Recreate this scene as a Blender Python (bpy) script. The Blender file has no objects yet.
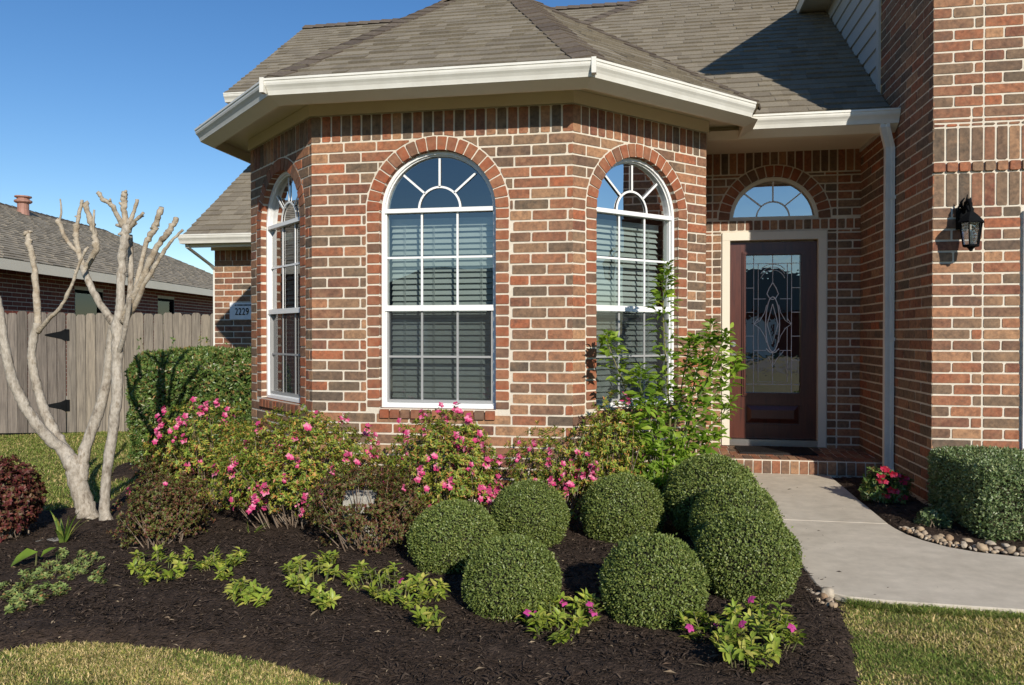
import bpy, math, random
import numpy as np
from mathutils import Vector, Matrix

random.seed(11)
rng = np.random.default_rng(11)
R = math.radians
scene = bpy.context.scene
col = scene.collection

# ------------------------------------------------------------------ camera maths
F = 768.0          # focal length in pixels for a 1024 wide frame
PSI = R(10.0)      # camera turned left of the house front's normal
HZ = 335.0         # horizon row
CAMH = 1.25
CP, SP = math.cos(PSI), math.sin(PSI)


def rd(r, d, z=0.0):
    """camera-aligned (right, depth) to world"""
    return Vector((r * CP - d * SP, r * SP + d * CP, z))


def W(px, py, d):
    return rd((px - 512) / F * d, d, CAMH - (py - HZ) / F * d)


def gz(x, y):
    return -0.018 - 0.022 * min(12.0, max(0.0, -x))


def gzn(x):
    return -0.018 - 0.022 * np.clip(-x, 0, 12.0)


def G(px, py, off=0.0):
    """point of the ground seen at a pixel of the photograph"""
    z = 0.0
    for _ in range(6):
        d = (CAMH - z) * F / max(1.0, (py - HZ))
        p = rd((px - 512) / F * d, d)
        z = gz(p.x, p.y) + off
    p.z = z
    return p


# ------------------------------------------------------------------ materials
def new_mat(name):
    m = bpy.data.materials.new(name)
    m.use_nodes = True
    nt = m.node_tree
    nt.nodes.clear()
    out = nt.nodes.new('ShaderNodeOutputMaterial')
    return m, nt, out


def N(nt, kind, **kw):
    n = nt.nodes.new(kind)
    for k, v in kw.items():
        if k.startswith('i_'):
            key = k[2:]
            n.inputs[int(key) if key.isdigit() else key.replace('_', ' ')].default_value = v
        else:
            setattr(n, k, v)
    return n


def ramp(nt, stops, fac=None, interp='LINEAR'):
    n = nt.nodes.new('ShaderNodeValToRGB')
    cr = n.color_ramp
    cr.interpolation = interp
    while len(cr.elements) > 1:
        cr.elements.remove(cr.elements[-1])
    cr.elements[0].position = stops[0][0]
    cr.elements[0].color = (*stops[0][1], 1)
    for p, c in stops[1:]:
        e = cr.elements.new(p)
        e.color = (*c, 1)
    if fac is not None:
        nt.links.new(fac, n.inputs[0])
    return n


def mix(nt, a, b, fac, mode='MIX'):
    n = nt.nodes.new('ShaderNodeMix')
    n.data_type = 'RGBA'
    n.blend_type = mode
    L = nt.links.new
    if isinstance(fac, (int, float)):
        n.inputs[0].default_value = fac
    else:
        L(fac, n.inputs[0])
    for s, i in ((a, 6), (b, 7)):
        if isinstance(s, tuple):
            n.inputs[i].default_value = (*s, 1)
        else:
            L(s, n.inputs[i])
    return n.outputs[2]


def noise(nt, scale, detail=4, rough=0.6, coord=None, stretch=None):
    n = N(nt, 'ShaderNodeTexNoise')
    n.inputs['Scale'].default_value = scale
    n.inputs['Detail'].default_value = detail
    n.inputs['Roughness'].default_value = rough
    if coord is None:
        coord = nt.nodes.new('ShaderNodeTexCoord').outputs['Object']
    if stretch:
        mp = nt.nodes.new('ShaderNodeMapping')
        mp.inputs['Scale'].default_value = stretch
        nt.links.new(coord, mp.inputs[0])
        coord = mp.outputs[0]
    nt.links.new(coord, n.inputs['Vector'])
    return n


def surf(name, stops, island=True, nscale=30, nmix=0.5, dark=(0.5, 0.5, 0.5), light=(1.35, 1.35, 1.35), rough=0.85,
         bump=0.3, bdist=0.003, bscale=180, spec=0.3, stretch=None, interp='LINEAR', big=None):
    """general opaque surface: ramp picked per island (or by noise), multiplied by a mottling noise, with a fine bump"""
    m, nt, out = new_mat(name)
    L = nt.links.new
    b = N(nt, 'ShaderNodeBsdfPrincipled')
    b.inputs['Roughness'].default_value = rough
    b.inputs['Specular IOR Level'].default_value = spec
    if island:
        g = N(nt, 'ShaderNodeNewGeometry')
        c = ramp(nt, stops, g.outputs['Random Per Island'], interp).outputs[0]
    else:
        n0 = noise(nt, big or nscale * 0.2, 5, 0.65, stretch=stretch)
        c = ramp(nt, stops, n0.outputs['Fac'], interp).outputs[0]
    n1 = noise(nt, nscale, 5, 0.65, stretch=stretch)
    r = ramp(nt, [(0.25, dark), (0.75, light)], n1.outputs['Fac'])
    c = mix(nt, c, r.outputs[0], nmix, 'MULTIPLY')
    L(c, b.inputs['Base Color'])
    if bump:
        n2 = noise(nt, bscale, 3, 0.6, stretch=stretch)
        bp = N(nt, 'ShaderNodeBump')
        bp.inputs['Strength'].default_value = bump
        bp.inputs['Distance'].default_value = bdist
        L(n2.outputs['Fac'], bp.inputs['Height'])
        L(bp.outputs[0], b.inputs['Normal'])
    L(b.outputs[0], out.inputs[0])
    return m


def leafmat(name, stops, rough=0.45, trans=0.25, spec=0.4, tint=(1.0, 1.0, 0.6)):
    m, nt, out = new_mat(name)
    L = nt.links.new
    g = N(nt, 'ShaderNodeNewGeometry')
    c = ramp(nt, stops, g.outputs['Random Per Island']).outputs[0]
    nn = noise(nt, 9, 3, 0.6)
    rr = ramp(nt, [(0.3, (0.72, 0.72, 0.72)), (0.7, (1.3, 1.3, 1.3))], nn.outputs['Fac'])
    c = mix(nt, c, rr.outputs[0], 0.8, 'MULTIPLY')
    b = N(nt, 'ShaderNodeBsdfPrincipled')
    b.inputs['Roughness'].default_value = rough
    b.inputs['Specular IOR Level'].default_value = spec
    L(c, b.inputs['Base Color'])
    t = N(nt, 'ShaderNodeBsdfTranslucent')
    L(mix(nt, c, tint, 1.0, 'MULTIPLY'), t.inputs[0])
    ms = N(nt, 'ShaderNodeMixShader')
    ms.inputs[0].default_value = trans
    L(b.outputs[0], ms.inputs[1])
    L(t.outputs[0], ms.inputs[2])
    L(ms.outputs[0], out.inputs[0])
    return m


def glassmat(name, tint, refl=1.0, wav=0.004, wscale=1.2, ior=1.55, inner=0.0):
    m, nt, out = new_mat(name)
    L = nt.links.new
    fr = N(nt, 'ShaderNodeFresnel')
    fr.inputs[0].default_value = ior
    mul = N(nt, 'ShaderNodeMath', operation='MULTIPLY_ADD')
    mul.use_clamp = True
    mul.inputs[1].default_value = refl
    mul.inputs[2].default_value = inner
    L(fr.outputs[0], mul.inputs[0])
    gl = N(nt, 'ShaderNodeBsdfGlossy')
    gl.inputs['Roughness'].default_value = 0.0
    tr = N(nt, 'ShaderNodeBsdfTransparent')
    tr.inputs[0].default_value = (*tint, 1)
    n = noise(nt, wscale, 2, 0.5)
    bp = N(nt, 'ShaderNodeBump')
    bp.inputs['Strength'].default_value = 1.0
    bp.inputs['Distance'].default_value = wav
    L(n.outputs['Fac'], bp.inputs['Height'])
    L(bp.outputs[0], gl.inputs['Normal'])
    ms = N(nt, 'ShaderNodeMixShader')
    L(mul.outputs[0], ms.inputs[0])
    L(tr.outputs[0], ms.inputs[1])
    L(gl.outputs[0], ms.inputs[2])
    L(ms.outputs[0], out.inputs[0])
    return m


def mist(s, k):
    return tuple(min(1, v * k) for v in s)


BR = [(0.0, (0.275, 0.109, 0.062)), (0.12, (0.347, 0.171, 0.094)), (0.22, (0.165, 0.109, 0.075)), (0.34, (0.314, 0.119, 0.062)),
      (0.44, (0.106, 0.085, 0.065)), (0.54, (0.380, 0.214, 0.119)), (0.64, (0.182, 0.075, 0.050)), (0.74, (0.231, 0.150, 0.097)), (0.85, (0.130, 0.098, 0.070)), (1.0, (0.358, 0.119, 0.058))]
M = {}
M['brick'] = surf('brick_clay', BR, nscale=34, nmix=0.95, dark=(0.46, 0.48, 0.52), light=(1.5, 1.44, 1.36), rough=0.9, bump=0.5, bdist=0.003, bscale=150, spec=0.2)
M['brick_red'] = surf('brick_clay_red', [(0, (0.305, 0.093, 0.046)), (0.3, (0.324, 0.132, 0.071)), (0.5, (0.153, 0.093, 0.065)), (0.75, (0.324, 0.102, 0.050)), (1, (0.180, 0.116, 0.079))],
                      nscale=22, nmix=0.7, dark=(0.571, 0.532, 0.499), rough=0.9, bump=0.5, bscale=150, spec=0.2)
M['brick_far'] = surf('brick_clay_dark_red', [(0, (0.237, 0.066, 0.042)), (0.5, (0.190, 0.053, 0.037)), (1, (0.285, 0.088, 0.053))], nscale=20, nmix=0.5, bump=0.2)
for _k in ('brick', 'brick_red'):
    _nt = M[_k].node_tree
    _b = _nt.nodes['Principled BSDF']
    _src = _b.inputs['Base Color'].links[0].from_socket
    _n = noise(_nt, 13, 4, 0.7)
    _r = ramp(_nt, [(0.42, (0, 0, 0)), (0.72, (0.5, 0.5, 0.5))], _n.outputs['Fac'])
    _n2 = noise(_nt, 5, 3, 0.6)
    _t = ramp(_nt, [(0.4, (0.115, 0.085, 0.066)), (0.6, (0.40, 0.235, 0.13))], _n2.outputs['Fac'])
    _nt.links.new(mix(_nt, _src, _t.outputs[0], _r.outputs[0]), _b.inputs['Base Color'])
M['mortar'] = surf('mortar', [(0.3, (0.589, 0.523, 0.422)), (0.7, (0.718, 0.645, 0.533))], island=False, nscale=40, nmix=0.4, dark=(0.75, 0.75, 0.75), light=(1.15, 1.15, 1.15), rough=0.95, bump=0.6, bscale=220, spec=0.1)
M['shingle'] = surf('asphalt_shingle', [(0, (0.205, 0.176, 0.133)), (0.25, (0.235, 0.204, 0.155)), (0.5, (0.185, 0.158, 0.120)), (0.75, (0.255, 0.221, 0.168)), (1, (0.215, 0.184, 0.139))],
                    nscale=60, nmix=0.6, dark=(0.6, 0.6, 0.6), light=(1.3, 1.3, 1.3), rough=0.95, bump=0.7, bdist=0.002, bscale=350, spec=0.15)
M['shingletan'] = surf('tan_asphalt_shingle', [(0, (0.287, 0.246, 0.186)), (0.25, (0.329, 0.286, 0.217)), (0.5, (0.259, 0.221, 0.168)), (0.75, (0.357, 0.309, 0.235)), (1, (0.301, 0.258, 0.195))],
                    nscale=60, nmix=0.6, dark=(0.6, 0.6, 0.6), light=(1.3, 1.3, 1.3), rough=0.95, bump=0.7, bdist=0.002, bscale=350, spec=0.15)
M['hipcap'] = surf('hip_cap_shingle', [(0, (0.125, 0.098, 0.076)), (0.5, (0.155, 0.125, 0.096)), (1, (0.11, 0.088, 0.07))], nscale=50, nmix=0.6, rough=0.95, bump=0.7, bscale=350, spec=0.15)
M['white'] = surf('white_paint', [(0.3, (0.688, 0.666, 0.601)), (0.7, (0.763, 0.749, 0.692))], island=False, nscale=7, nmix=0.5, dark=(0.78, 0.76, 0.71), light=(1.06, 1.06, 1.05), rough=0.42, bump=0.05, spec=0.4)
M['vinyl'] = surf('white_vinyl', [(0.3, (0.80, 0.80, 0.78)), (0.7, (0.84, 0.84, 0.83))], island=False, nscale=6, nmix=0.15, dark=(0.85, 0.85, 0.83), light=(1.03, 1.03, 1.03), rough=0.35, bump=0.0, spec=0.45)
M['tan'] = surf('tan_paint', [(0.3, (0.72, 0.645, 0.49)), (0.7, (0.77, 0.70, 0.545))], island=False, nscale=5, nmix=0.3, dark=(0.85, 0.84, 0.8), light=(1.05, 1.05, 1.05), rough=0.55, bump=0.08, spec=0.3)
M['cream'] = surf('cream_paint', [(0.3, (0.70, 0.64, 0.52)), (0.7, (0.76, 0.70, 0.58))], island=False, nscale=5, nmix=0.2, dark=(0.85, 0.84, 0.8), light=(1.05, 1.05, 1.05), rough=0.5, bump=0.05, spec=0.35)
M['siding'] = surf('siding_paint', [(0.3, (0.50, 0.48, 0.43)), (0.7, (0.55, 0.53, 0.48))], island=False, nscale=6, nmix=0.25, dark=(0.85, 0.85, 0.85), light=(1.08, 1.08, 1.08), rough=0.6, bump=0.15, spec=0.3, stretch=(1, 0.2, 4))
M['concrete'] = surf('concrete', [(0.25, (0.492, 0.432, 0.340)), (0.5, (0.576, 0.510, 0.408)), (0.75, (0.634, 0.561, 0.450))], island=False, big=2.6, nscale=9, nmix=0.65, dark=(0.74, 0.73, 0.71), light=(1.15, 1.15, 1.15), rough=0.92, bump=0.5, bdist=0.002, bscale=300, spec=0.2)
M['mulch'] = surf('mulch_soil', [(0.25, (0.027, 0.019, 0.014)), (0.5, (0.050, 0.035, 0.026)), (0.75, (0.077, 0.056, 0.043))], island=False, big=14, nscale=70, nmix=0.8, dark=(0.4, 0.4, 0.4), light=(1.7, 1.6, 1.5), rough=0.95, bump=1.0, bdist=0.02, bscale=60, spec=0.15)
M['chip'] = surf('mulch_chip', [(0, (0.033, 0.022, 0.016)), (0.4, (0.062, 0.044, 0.033)), (0.75, (0.044, 0.031, 0.023)), (0.95, (0.098, 0.070, 0.051)), (0.985, (0.124, 0.091, 0.065)), (1.0, (0.468, 0.364, 0.234))], nscale=80, nmix=0.5, rough=0.9, bump=0.3, spec=0.2)
M['litter'] = surf('dry_litter', [(0, (0.22, 0.15, 0.09)), (0.5, (0.34, 0.26, 0.16)), (0.9, (0.16, 0.10, 0.065)), (1, (0.42, 0.34, 0.22))], nscale=60, nmix=0.5, rough=0.9, bump=0.2)
M['lawnsoil'] = surf('lawn_soil', [(0.3, (0.150, 0.119, 0.056)), (0.5, (0.195, 0.168, 0.070)), (0.7, (0.128, 0.140, 0.042))], island=False, big=1.4, nscale=50, nmix=0.8, rough=0.95, bump=0.8, bdist=0.01, bscale=90, spec=0.1)
M['bark'] = surf('pale_bark', [(0.30, (0.155, 0.122, 0.092)), (0.43, (0.37, 0.325, 0.265)), (0.56, (0.455, 0.41, 0.345)), (0.66, (0.30, 0.25, 0.19)), (0.76, (0.47, 0.435, 0.38))], island=False, big=13, nscale=55, nmix=0.9, dark=(0.5, 0.48, 0.45), light=(1.25, 1.25, 1.25), rough=0.85, bump=0.9, bdist=0.006, bscale=70, spec=0.15, stretch=(1, 1, 0.5))
M['barktip'] = surf('knobbly_bark', [(0.25, (0.20, 0.145, 0.095)), (0.42, (0.34, 0.275, 0.195)), (0.58, (0.45, 0.39, 0.305)), (0.78, (0.30, 0.22, 0.145))], island=False, big=14, nscale=40, nmix=0.6, rough=0.85, bump=0.8, bdist=0.008, bscale=60, spec=0.2)
M['twig'] = surf('twig', [(0, (0.13, 0.085, 0.055)), (0.5, (0.24, 0.18, 0.13)), (1, (0.33, 0.27, 0.21))], nscale=40, nmix=0.5, rough=0.85, bump=0.3)
M['coreshade'] = surf('shade_core', [(0.3, (0.035, 0.03, 0.018)), (0.7, (0.06, 0.055, 0.028))], island=False, nscale=60, nmix=0.7, rough=0.9, bump=1.0, bdist=0.02, bscale=60)  # near-black colour stands for the shade deep inside clipped foliage
M['greenstem'] = surf('green_stem', [(0, (0.10, 0.15, 0.04)), (1, (0.2, 0.17, 0.08))], nscale=30, nmix=0.4, rough=0.6, bump=0.1)
M['fencewood'] = surf('weathered_wood', [(0, (0.165, 0.142, 0.115)), (0.3, (0.235, 0.205, 0.170)), (0.6, (0.195, 0.172, 0.145)), (1, (0.285, 0.245, 0.195))], nscale=9, nmix=0.95, dark=(0.45, 0.45, 0.46), light=(1.4, 1.38, 1.32), rough=0.9, bump=0.6, bdist=0.004, bscale=60, stretch=(6, 6, 0.35), spec=0.15)
M['gatewood'] = surf('weathered_wood_dark', [(0, (0.12, 0.103, 0.090)), (0.5, (0.165, 0.143, 0.125)), (1, (0.205, 0.178, 0.155))], nscale=9, nmix=0.95, dark=(0.45, 0.45, 0.46), light=(1.4, 1.38, 1.32), rough=0.9, bump=0.6, bdist=0.004, bscale=60, stretch=(6, 6, 0.35), spec=0.15)
M['black'] = surf('black_iron', [(0.3, (0.006, 0.0065, 0.007)), (0.7, (0.011, 0.012, 0.013))], island=False, nscale=30, nmix=0.4, rough=0.85, bump=0.2, spec=0.06)
M['doorwood'] = surf('mahogany', [(0.3, (0.052, 0.016, 0.011)), (0.5, (0.091, 0.026, 0.015)), (0.7, (0.072, 0.020, 0.012))], island=False, big=3, nscale=10, nmix=0.6, rough=0.32, bump=0.15, bdist=0.001, bscale=60, stretch=(8, 8, 0.6), spec=0.5)
M['nickel'] = surf('nickel', [(0.3, (0.45, 0.42, 0.38)), (0.7, (0.52, 0.49, 0.45))], island=False, nscale=20, nmix=0.2, rough=0.3, bump=0.0)
M['nickel'].node_tree.nodes['Principled BSDF'].inputs['Metallic'].default_value = 0.9
M['came'] = surf('lead_came', [(0.3, (0.72, 0.72, 0.72)), (0.7, (0.84, 0.84, 0.84))], island=False, nscale=60, nmix=0.3, rough=0.35, bump=0.0)
M['mat'] = surf('rubber_mat', [(0.3, (0.014, 0.013, 0.014)), (0.7, (0.03, 0.028, 0.028))], island=False, nscale=120, nmix=0.6, rough=0.9, bump=0.8, bdist=0.004, bscale=200)
M['blind'] = surf('blind_slat', [(0, (0.68, 0.68, 0.63)), (1, (0.74, 0.74, 0.70))], nscale=5, nmix=0.1, rough=0.5, bump=0.0)
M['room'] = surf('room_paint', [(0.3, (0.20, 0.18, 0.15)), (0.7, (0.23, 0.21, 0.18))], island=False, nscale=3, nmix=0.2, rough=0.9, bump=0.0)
M['dark'] = surf('dark_room', [(0.3, (0.02, 0.02, 0.02)), (0.7, (0.035, 0.034, 0.03))], island=False, nscale=3, nmix=0.2, rough=0.9, bump=0.0)
M['stone'] = surf('river_stone', [(0, (0.30, 0.19, 0.11)), (0.3, (0.45, 0.34, 0.22)), (0.6, (0.37, 0.29, 0.21)), (0.85, (0.55, 0.47, 0.36)), (1, (0.26, 0.20, 0.15))], nscale=25, nmix=0.6, rough=0.75, bump=0.4, bscale=90)
# stones are separate objects: colour them by object, not island
_nt = M['stone'].node_tree
_oi = _nt.nodes.new('ShaderNodeObjectInfo')
for _l in list(_nt.links):
    if _l.from_socket.name == 'Random Per Island':
        _nt.links.new(_oi.outputs['Random'], _l.to_socket)
M['limestone'] = surf('limestone', [(0.3, (0.345, 0.323, 0.277)), (0.7, (0.435, 0.413, 0.360))], island=False, nscale=18, nmix=0.6, rough=0.9, bump=0.8, bdist=0.01, bscale=40)
M['plaque'] = surf('plaque_white', [(0.3, (0.72, 0.73, 0.74)), (0.7, (0.78, 0.79, 0.80))], island=False, nscale=10, nmix=0.2, rough=0.4, bump=0.0)
M['bluepot'] = surf('blue_plastic', [(0.3, (0.03, 0.10, 0.26)), (0.7, (0.05, 0.14, 0.34))], island=False, nscale=10, nmix=0.2, rough=0.4, bump=0.0)
M['ventred'] = surf('vent_metal', [(0.3, (0.30, 0.15, 0.11)), (0.7, (0.38, 0.21, 0.16))], island=False, nscale=10, nmix=0.3, rough=0.6, bump=0.1)
M['asphalt'] = surf('asphalt', [(0.3, (0.045, 0.045, 0.045)), (0.7, (0.06, 0.06, 0.06))], island=False, nscale=30, nmix=0.5, rough=0.95, bump=0.4)
M['glass'] = glassmat('window_glass', (0.68, 0.76, 0.76), refl=2.2, ior=1.5, wav=0.002, inner=0.115)
M['glassfar'] = glassmat('far_window_glass', (0.5, 0.55, 0.55), refl=0.12, ior=1.45, wav=0.002)
M['glassdoor'] = glassmat('leaded_glass', (0.45, 0.47, 0.47), refl=2.4, ior=1.5, wav=0.0008, wscale=9, inner=0.22)
M['glasstransom'] = glassmat('transom_glass', (0.45, 0.47, 0.47), refl=2.4, ior=1.5, wav=0.001, wscale=3, inner=0.42)
M['glasslamp'] = glassmat('lamp_glass', (0.85, 0.87, 0.88), refl=2.5, wav=0.003, wscale=60, inner=0.12)
# insect screen: a woven dark mesh, mostly open
_m, _nt2, _out = new_mat('insect_screen')
_d = N(_nt2, 'ShaderNodeBsdfDiffuse'); _d.inputs[0].default_value = (0.05, 0.055, 0.058, 1)
_t = N(_nt2, 'ShaderNodeBsdfTransparent')
_x = N(_nt2, 'ShaderNodeMixShader'); _x.inputs[0].default_value = 0.38
_nt2.links.new(_t.outputs[0], _x.inputs[1]); _nt2.links.new(_d.outputs[0], _x.inputs[2]); _nt2.links.new(_x.outputs[0], _out.inputs[0])
M['screen'] = _m

M['boxleaf'] = leafmat('boxwood_leaf', [(0, (0.119, 0.167, 0.038)), (0.4, (0.194, 0.246, 0.059)), (0.75, (0.156, 0.205, 0.050)), (1, (0.317, 0.338, 0.091))], rough=0.42, spec=0.45)
M['hedgeleaf'] = leafmat('hedge_leaf', [(0, (0.066, 0.128, 0.031)), (0.45, (0.121, 0.196, 0.045)), (0.75, (0.176, 0.248, 0.061)), (0.92, (0.246, 0.226, 0.067)), (1, (0.352, 0.175, 0.076))], rough=0.36, spec=0.5)
M['greyleaf'] = leafmat('grey_boxwood_leaf', [(0, (0.114, 0.172, 0.064)), (0.4, (0.177, 0.244, 0.089)), (0.7, (0.146, 0.205, 0.081)), (1, (0.354, 0.390, 0.177))], rough=0.36, spec=0.55)
M['azleaf'] = leafmat('azalea_leaf', [(0, (0.119, 0.202, 0.030)), (0.35, (0.216, 0.297, 0.043)), (0.6, (0.344, 0.381, 0.059)), (0.8, (0.474, 0.413, 0.076)), (0.92, (0.517, 0.276, 0.076)), (1, (0.408, 0.127, 0.059))], rough=0.45, trans=0.3)
M['loro'] = leafmat('burgundy_leaf', [(0, (0.083, 0.020, 0.021)), (0.3, (0.143, 0.031, 0.029)), (0.55, (0.112, 0.048, 0.029)), (0.8, (0.128, 0.098, 0.033)), (1, (0.240, 0.049, 0.046))], rough=0.5, trans=0.25, tint=(1, 0.7, 0.6))
M['lorog'] = leafmat('olive_burgundy_leaf', [(0, (0.114, 0.032, 0.026)), (0.3, (0.142, 0.069, 0.030)), (0.5, (0.114, 0.144, 0.032)), (0.8, (0.152, 0.178, 0.040)), (0.92, (0.190, 0.069, 0.045)), (1, (0.247, 0.092, 0.060))], rough=0.5, trans=0.25, tint=(1, 0.85, 0.5))
M['tall'] = leafmat('bright_leaf', [(0, (0.134, 0.238, 0.024)), (0.4, (0.219, 0.353, 0.038)), (0.75, (0.295, 0.435, 0.050)), (1, (0.418, 0.525, 0.072))], rough=0.4, trans=0.5)
M['vinca'] = leafmat('yellow_green_leaf', [(0, (0.168, 0.246, 0.029)), (0.4, (0.273, 0.356, 0.046)), (0.7, (0.364, 0.421, 0.063)), (1, (0.532, 0.480, 0.114))], rough=0.42, trans=0.3)
M['sedum'] = leafmat('grey_green_leaf', [(0, (0.141, 0.206, 0.055)), (0.5, (0.223, 0.296, 0.085)), (0.85, (0.314, 0.357, 0.109)), (1, (0.413, 0.179, 0.079))], rough=0.5, trans=0.2)
M['iris'] = leafmat('strap_leaf', [(0, (0.11, 0.19, 0.035)), (0.5, (0.17, 0.25, 0.045)), (1, (0.32, 0.33, 0.07))], rough=0.45, trans=0.3)
M['grass'] = leafmat('grass_blade', [(0, (0.194, 0.228, 0.050)), (0.3, (0.310, 0.312, 0.075)), (0.55, (0.524, 0.421, 0.149)), (0.8, (0.717, 0.558, 0.249)), (1, (0.873, 0.641, 0.349))], rough=0.6, trans=0.25, spec=0.2)
M['grassgreen'] = leafmat('grass_blade_green', [(0, (0.120, 0.185, 0.031)), (0.5, (0.193, 0.264, 0.050)), (0.8, (0.290, 0.316, 0.080)), (1, (0.516, 0.432, 0.174))], rough=0.6, trans=0.25, spec=0.2)
M['pink'] = leafmat('pink_petal', [(0, (0.466, 0.022, 0.116)), (0.3, (0.621, 0.063, 0.201)), (0.6, (0.718, 0.120, 0.279)), (0.85, (0.795, 0.226, 0.372)), (1, (0.834, 0.327, 0.449))], rough=0.6, trans=0.3, tint=(1, 0.8, 0.9), spec=0.2)
M['red'] = leafmat('red_petal', [(0, (0.420, 0.010, 0.028)), (0.5, (0.504, 0.021, 0.063)), (1, (0.546, 0.070, 0.140))], rough=0.6, trans=0.3, tint=(1, 0.7, 0.8), spec=0.2)
M['magenta'] = leafmat('magenta_petal', [(0, (0.50, 0.04, 0.24)), (1, (0.62, 0.09, 0.33))], rough=0.6, trans=0.3, tint=(1, 0.8, 0.9), spec=0.2)


# ------------------------------------------------------------------ object helpers
def tag(o, label=None, cat=None, group=None, kind=None):
    if label: o['label'] = label
    if cat: o['category'] = cat
    if group: o['group'] = group
    if kind: o['kind'] = kind
    return o


def empty(name, loc=(0, 0, 0), rz=0.0, label=None, cat=None, group=None):
    o = bpy.data.objects.new(name, None)
    o.empty_display_size = 0.1
    col.objects.link(o)
    o.location = loc
    o.rotation_euler = (0, 0, rz)
    return tag(o, label, cat, group)


class MB:
    """collects polygons, links them as one mesh object"""
    def __init__(self):
        self.v, self.f, self.m = [], [], []

    def poly(self, pts, mi=0):
        b = len(self.v)
        self.v.extend([tuple(p) for p in pts])
        self.f.append(tuple(range(b, b + len(pts))))
        self.m.append(mi)

    def faces(self, pts, fs, mi=0):
        b = len(self.v)
        self.v.extend([tuple(p) for p in pts])
        for f in fs:
            self.f.append(tuple(b + i for i in f))
            self.m.append(mi)

    def box(self, o, ax, ay, az, mi=0):
        """box from corner o with edge vectors"""
        o, ax, ay, az = map(Vector, (o, ax, ay, az))
        p = [o, o + ax, o + ax + ay, o + ay]
        p += [q + az for q in p]
        self.faces(p, [(0, 3, 2, 1), (4, 5, 6, 7), (0, 1, 5, 4), (1, 2, 6, 5), (2, 3, 7, 6), (3, 0, 4, 7)], mi)

    def aabox(self, x0, x1, y0, y1, z0, z1, mi=0):
        self.box((x0, y0, z0), (x1 - x0, 0, 0), (0, y1 - y0, 0), (0, 0, z1 - z0), mi)

    def tube(self, pts, rad, n=8, mi=0, cap=True):
        pts = [Vector(p) for p in pts]
        if not hasattr(rad, '__len__'):
            rad = [rad] * len(pts)
        rings = []
        prev = None
        for i, p in enumerate(pts):
            t = (pts[min(i + 1, len(pts) - 1)] - pts[max(i - 1, 0)]).normalized()
            if prev is None:
                a = Vector((0, 0, 1)) if abs(t.z) < 0.9 else Vector((1, 0, 0))
                x = t.cross(a).normalized()
            else:
                x = (prev - t * prev.dot(t)).normalized()
            prev = x
            y = t.cross(x)
            rings.append([p + (x * math.cos(2 * math.pi * k / n) + y * math.sin(2 * math.pi * k / n)) * rad[i] for k in range(n)])
        b = len(self.v)
        for r in rings:
            self.v.extend([tuple(q) for q in r])
        for i in range(len(rings) - 1):
            for k in range(n):
                k2 = (k + 1) % n
                self.f.append((b + i * n + k, b + i * n + k2, b + (i + 1) * n + k2, b + (i + 1) * n + k))
                self.m.append(mi)
        if cap:
            self.f.append(tuple(b + k for k in reversed(range(n)))); self.m.append(mi)
            e = b + (len(rings) - 1) * n
            self.f.append(tuple(e + k for k in range(n))); self.m.append(mi)

    def lathe(self, c, prof, n=16, mi=0):
        """prof: (radius, z) from bottom up, about a vertical axis at c"""
        c = Vector(c)
        b = len(self.v)
        for r, z in prof:
            for k in range(n):
                a = 2 * math.pi * k / n
                self.v.append((c.x + r * math.cos(a), c.y + r * math.sin(a), c.z + z))
        for i in range(len(prof) - 1):
            for k in range(n):
                k2 = (k + 1) % n
                self.f.append((b + i * n + k, b + i * n + k2, b + (i + 1) * n + k2, b + (i + 1) * n + k)); self.m.append(mi)
        self.f.append(tuple(b + k for k in reversed(range(n)))); self.m.append(mi)
        e = b + (len(prof) - 1) * n
        self.f.append(tuple(e + k for k in range(n))); self.m.append(mi)

    def sweep(self, path, prof, mi=0, closed_prof=True, caps=True, inner_left=True):
        """path: list of (x,y,z) horizontal polyline; prof: (out, up); out = to the right of travel"""
        path = [Vector(p) for p in path]
        n = len(path)
        b = len(self.v)
        k = len(prof)
        for i, p in enumerate(path):
            d0 = (path[i] - path[i - 1]).normalized() if i > 0 else (path[1] - path[0]).normalized()
            d1 = (path[i + 1] - path[i]).normalized() if i < n - 1 else d0
            n0 = Vector((d0.y, -d0.x, 0)); n1 = Vector((d1.y, -d1.x, 0))
            bis = (n0 + n1).normalized()
            bis = bis / max(0.2, bis.dot(n0))
            for (o, u) in prof:
                self.v.append(tuple(p + bis * o + Vector((0, 0, u))))
        kk = k if closed_prof else k - 1
        for i in range(n - 1):
            for j in range(kk):
                j2 = (j + 1) % k
                self.f.append((b + i * k + j, b + (i + 1) * k + j, b + (i + 1) * k + j2, b + i * k + j2)); self.m.append(mi)
        if caps and closed_prof:
            self.f.append(tuple(b + j for j in range(k))); self.m.append(mi)
            e = b + (n - 1) * k
            self.f.append(tuple(e + j for j in reversed(range(k)))); self.m.append(mi)

    def build(self, name, mats, parent=None, smooth=False):
        me = bpy.data.meshes.new(name)
        me.from_pydata(self.v, [], self.f)
        if not isinstance(mats, (list, tuple)):
            mats = [mats]
        for m in mats:
            me.materials.append(m)
        if len(mats) > 1:
            me.polygons.foreach_set('material_index', self.m)
        if smooth:
            me.polygons.foreach_set('use_smooth', [True] * len(me.polygons))
        me.update()
        o = bpy.data.objects.new(name, me)
        col.objects.link(o)
        if parent:
            o.parent = parent
        return o


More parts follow.
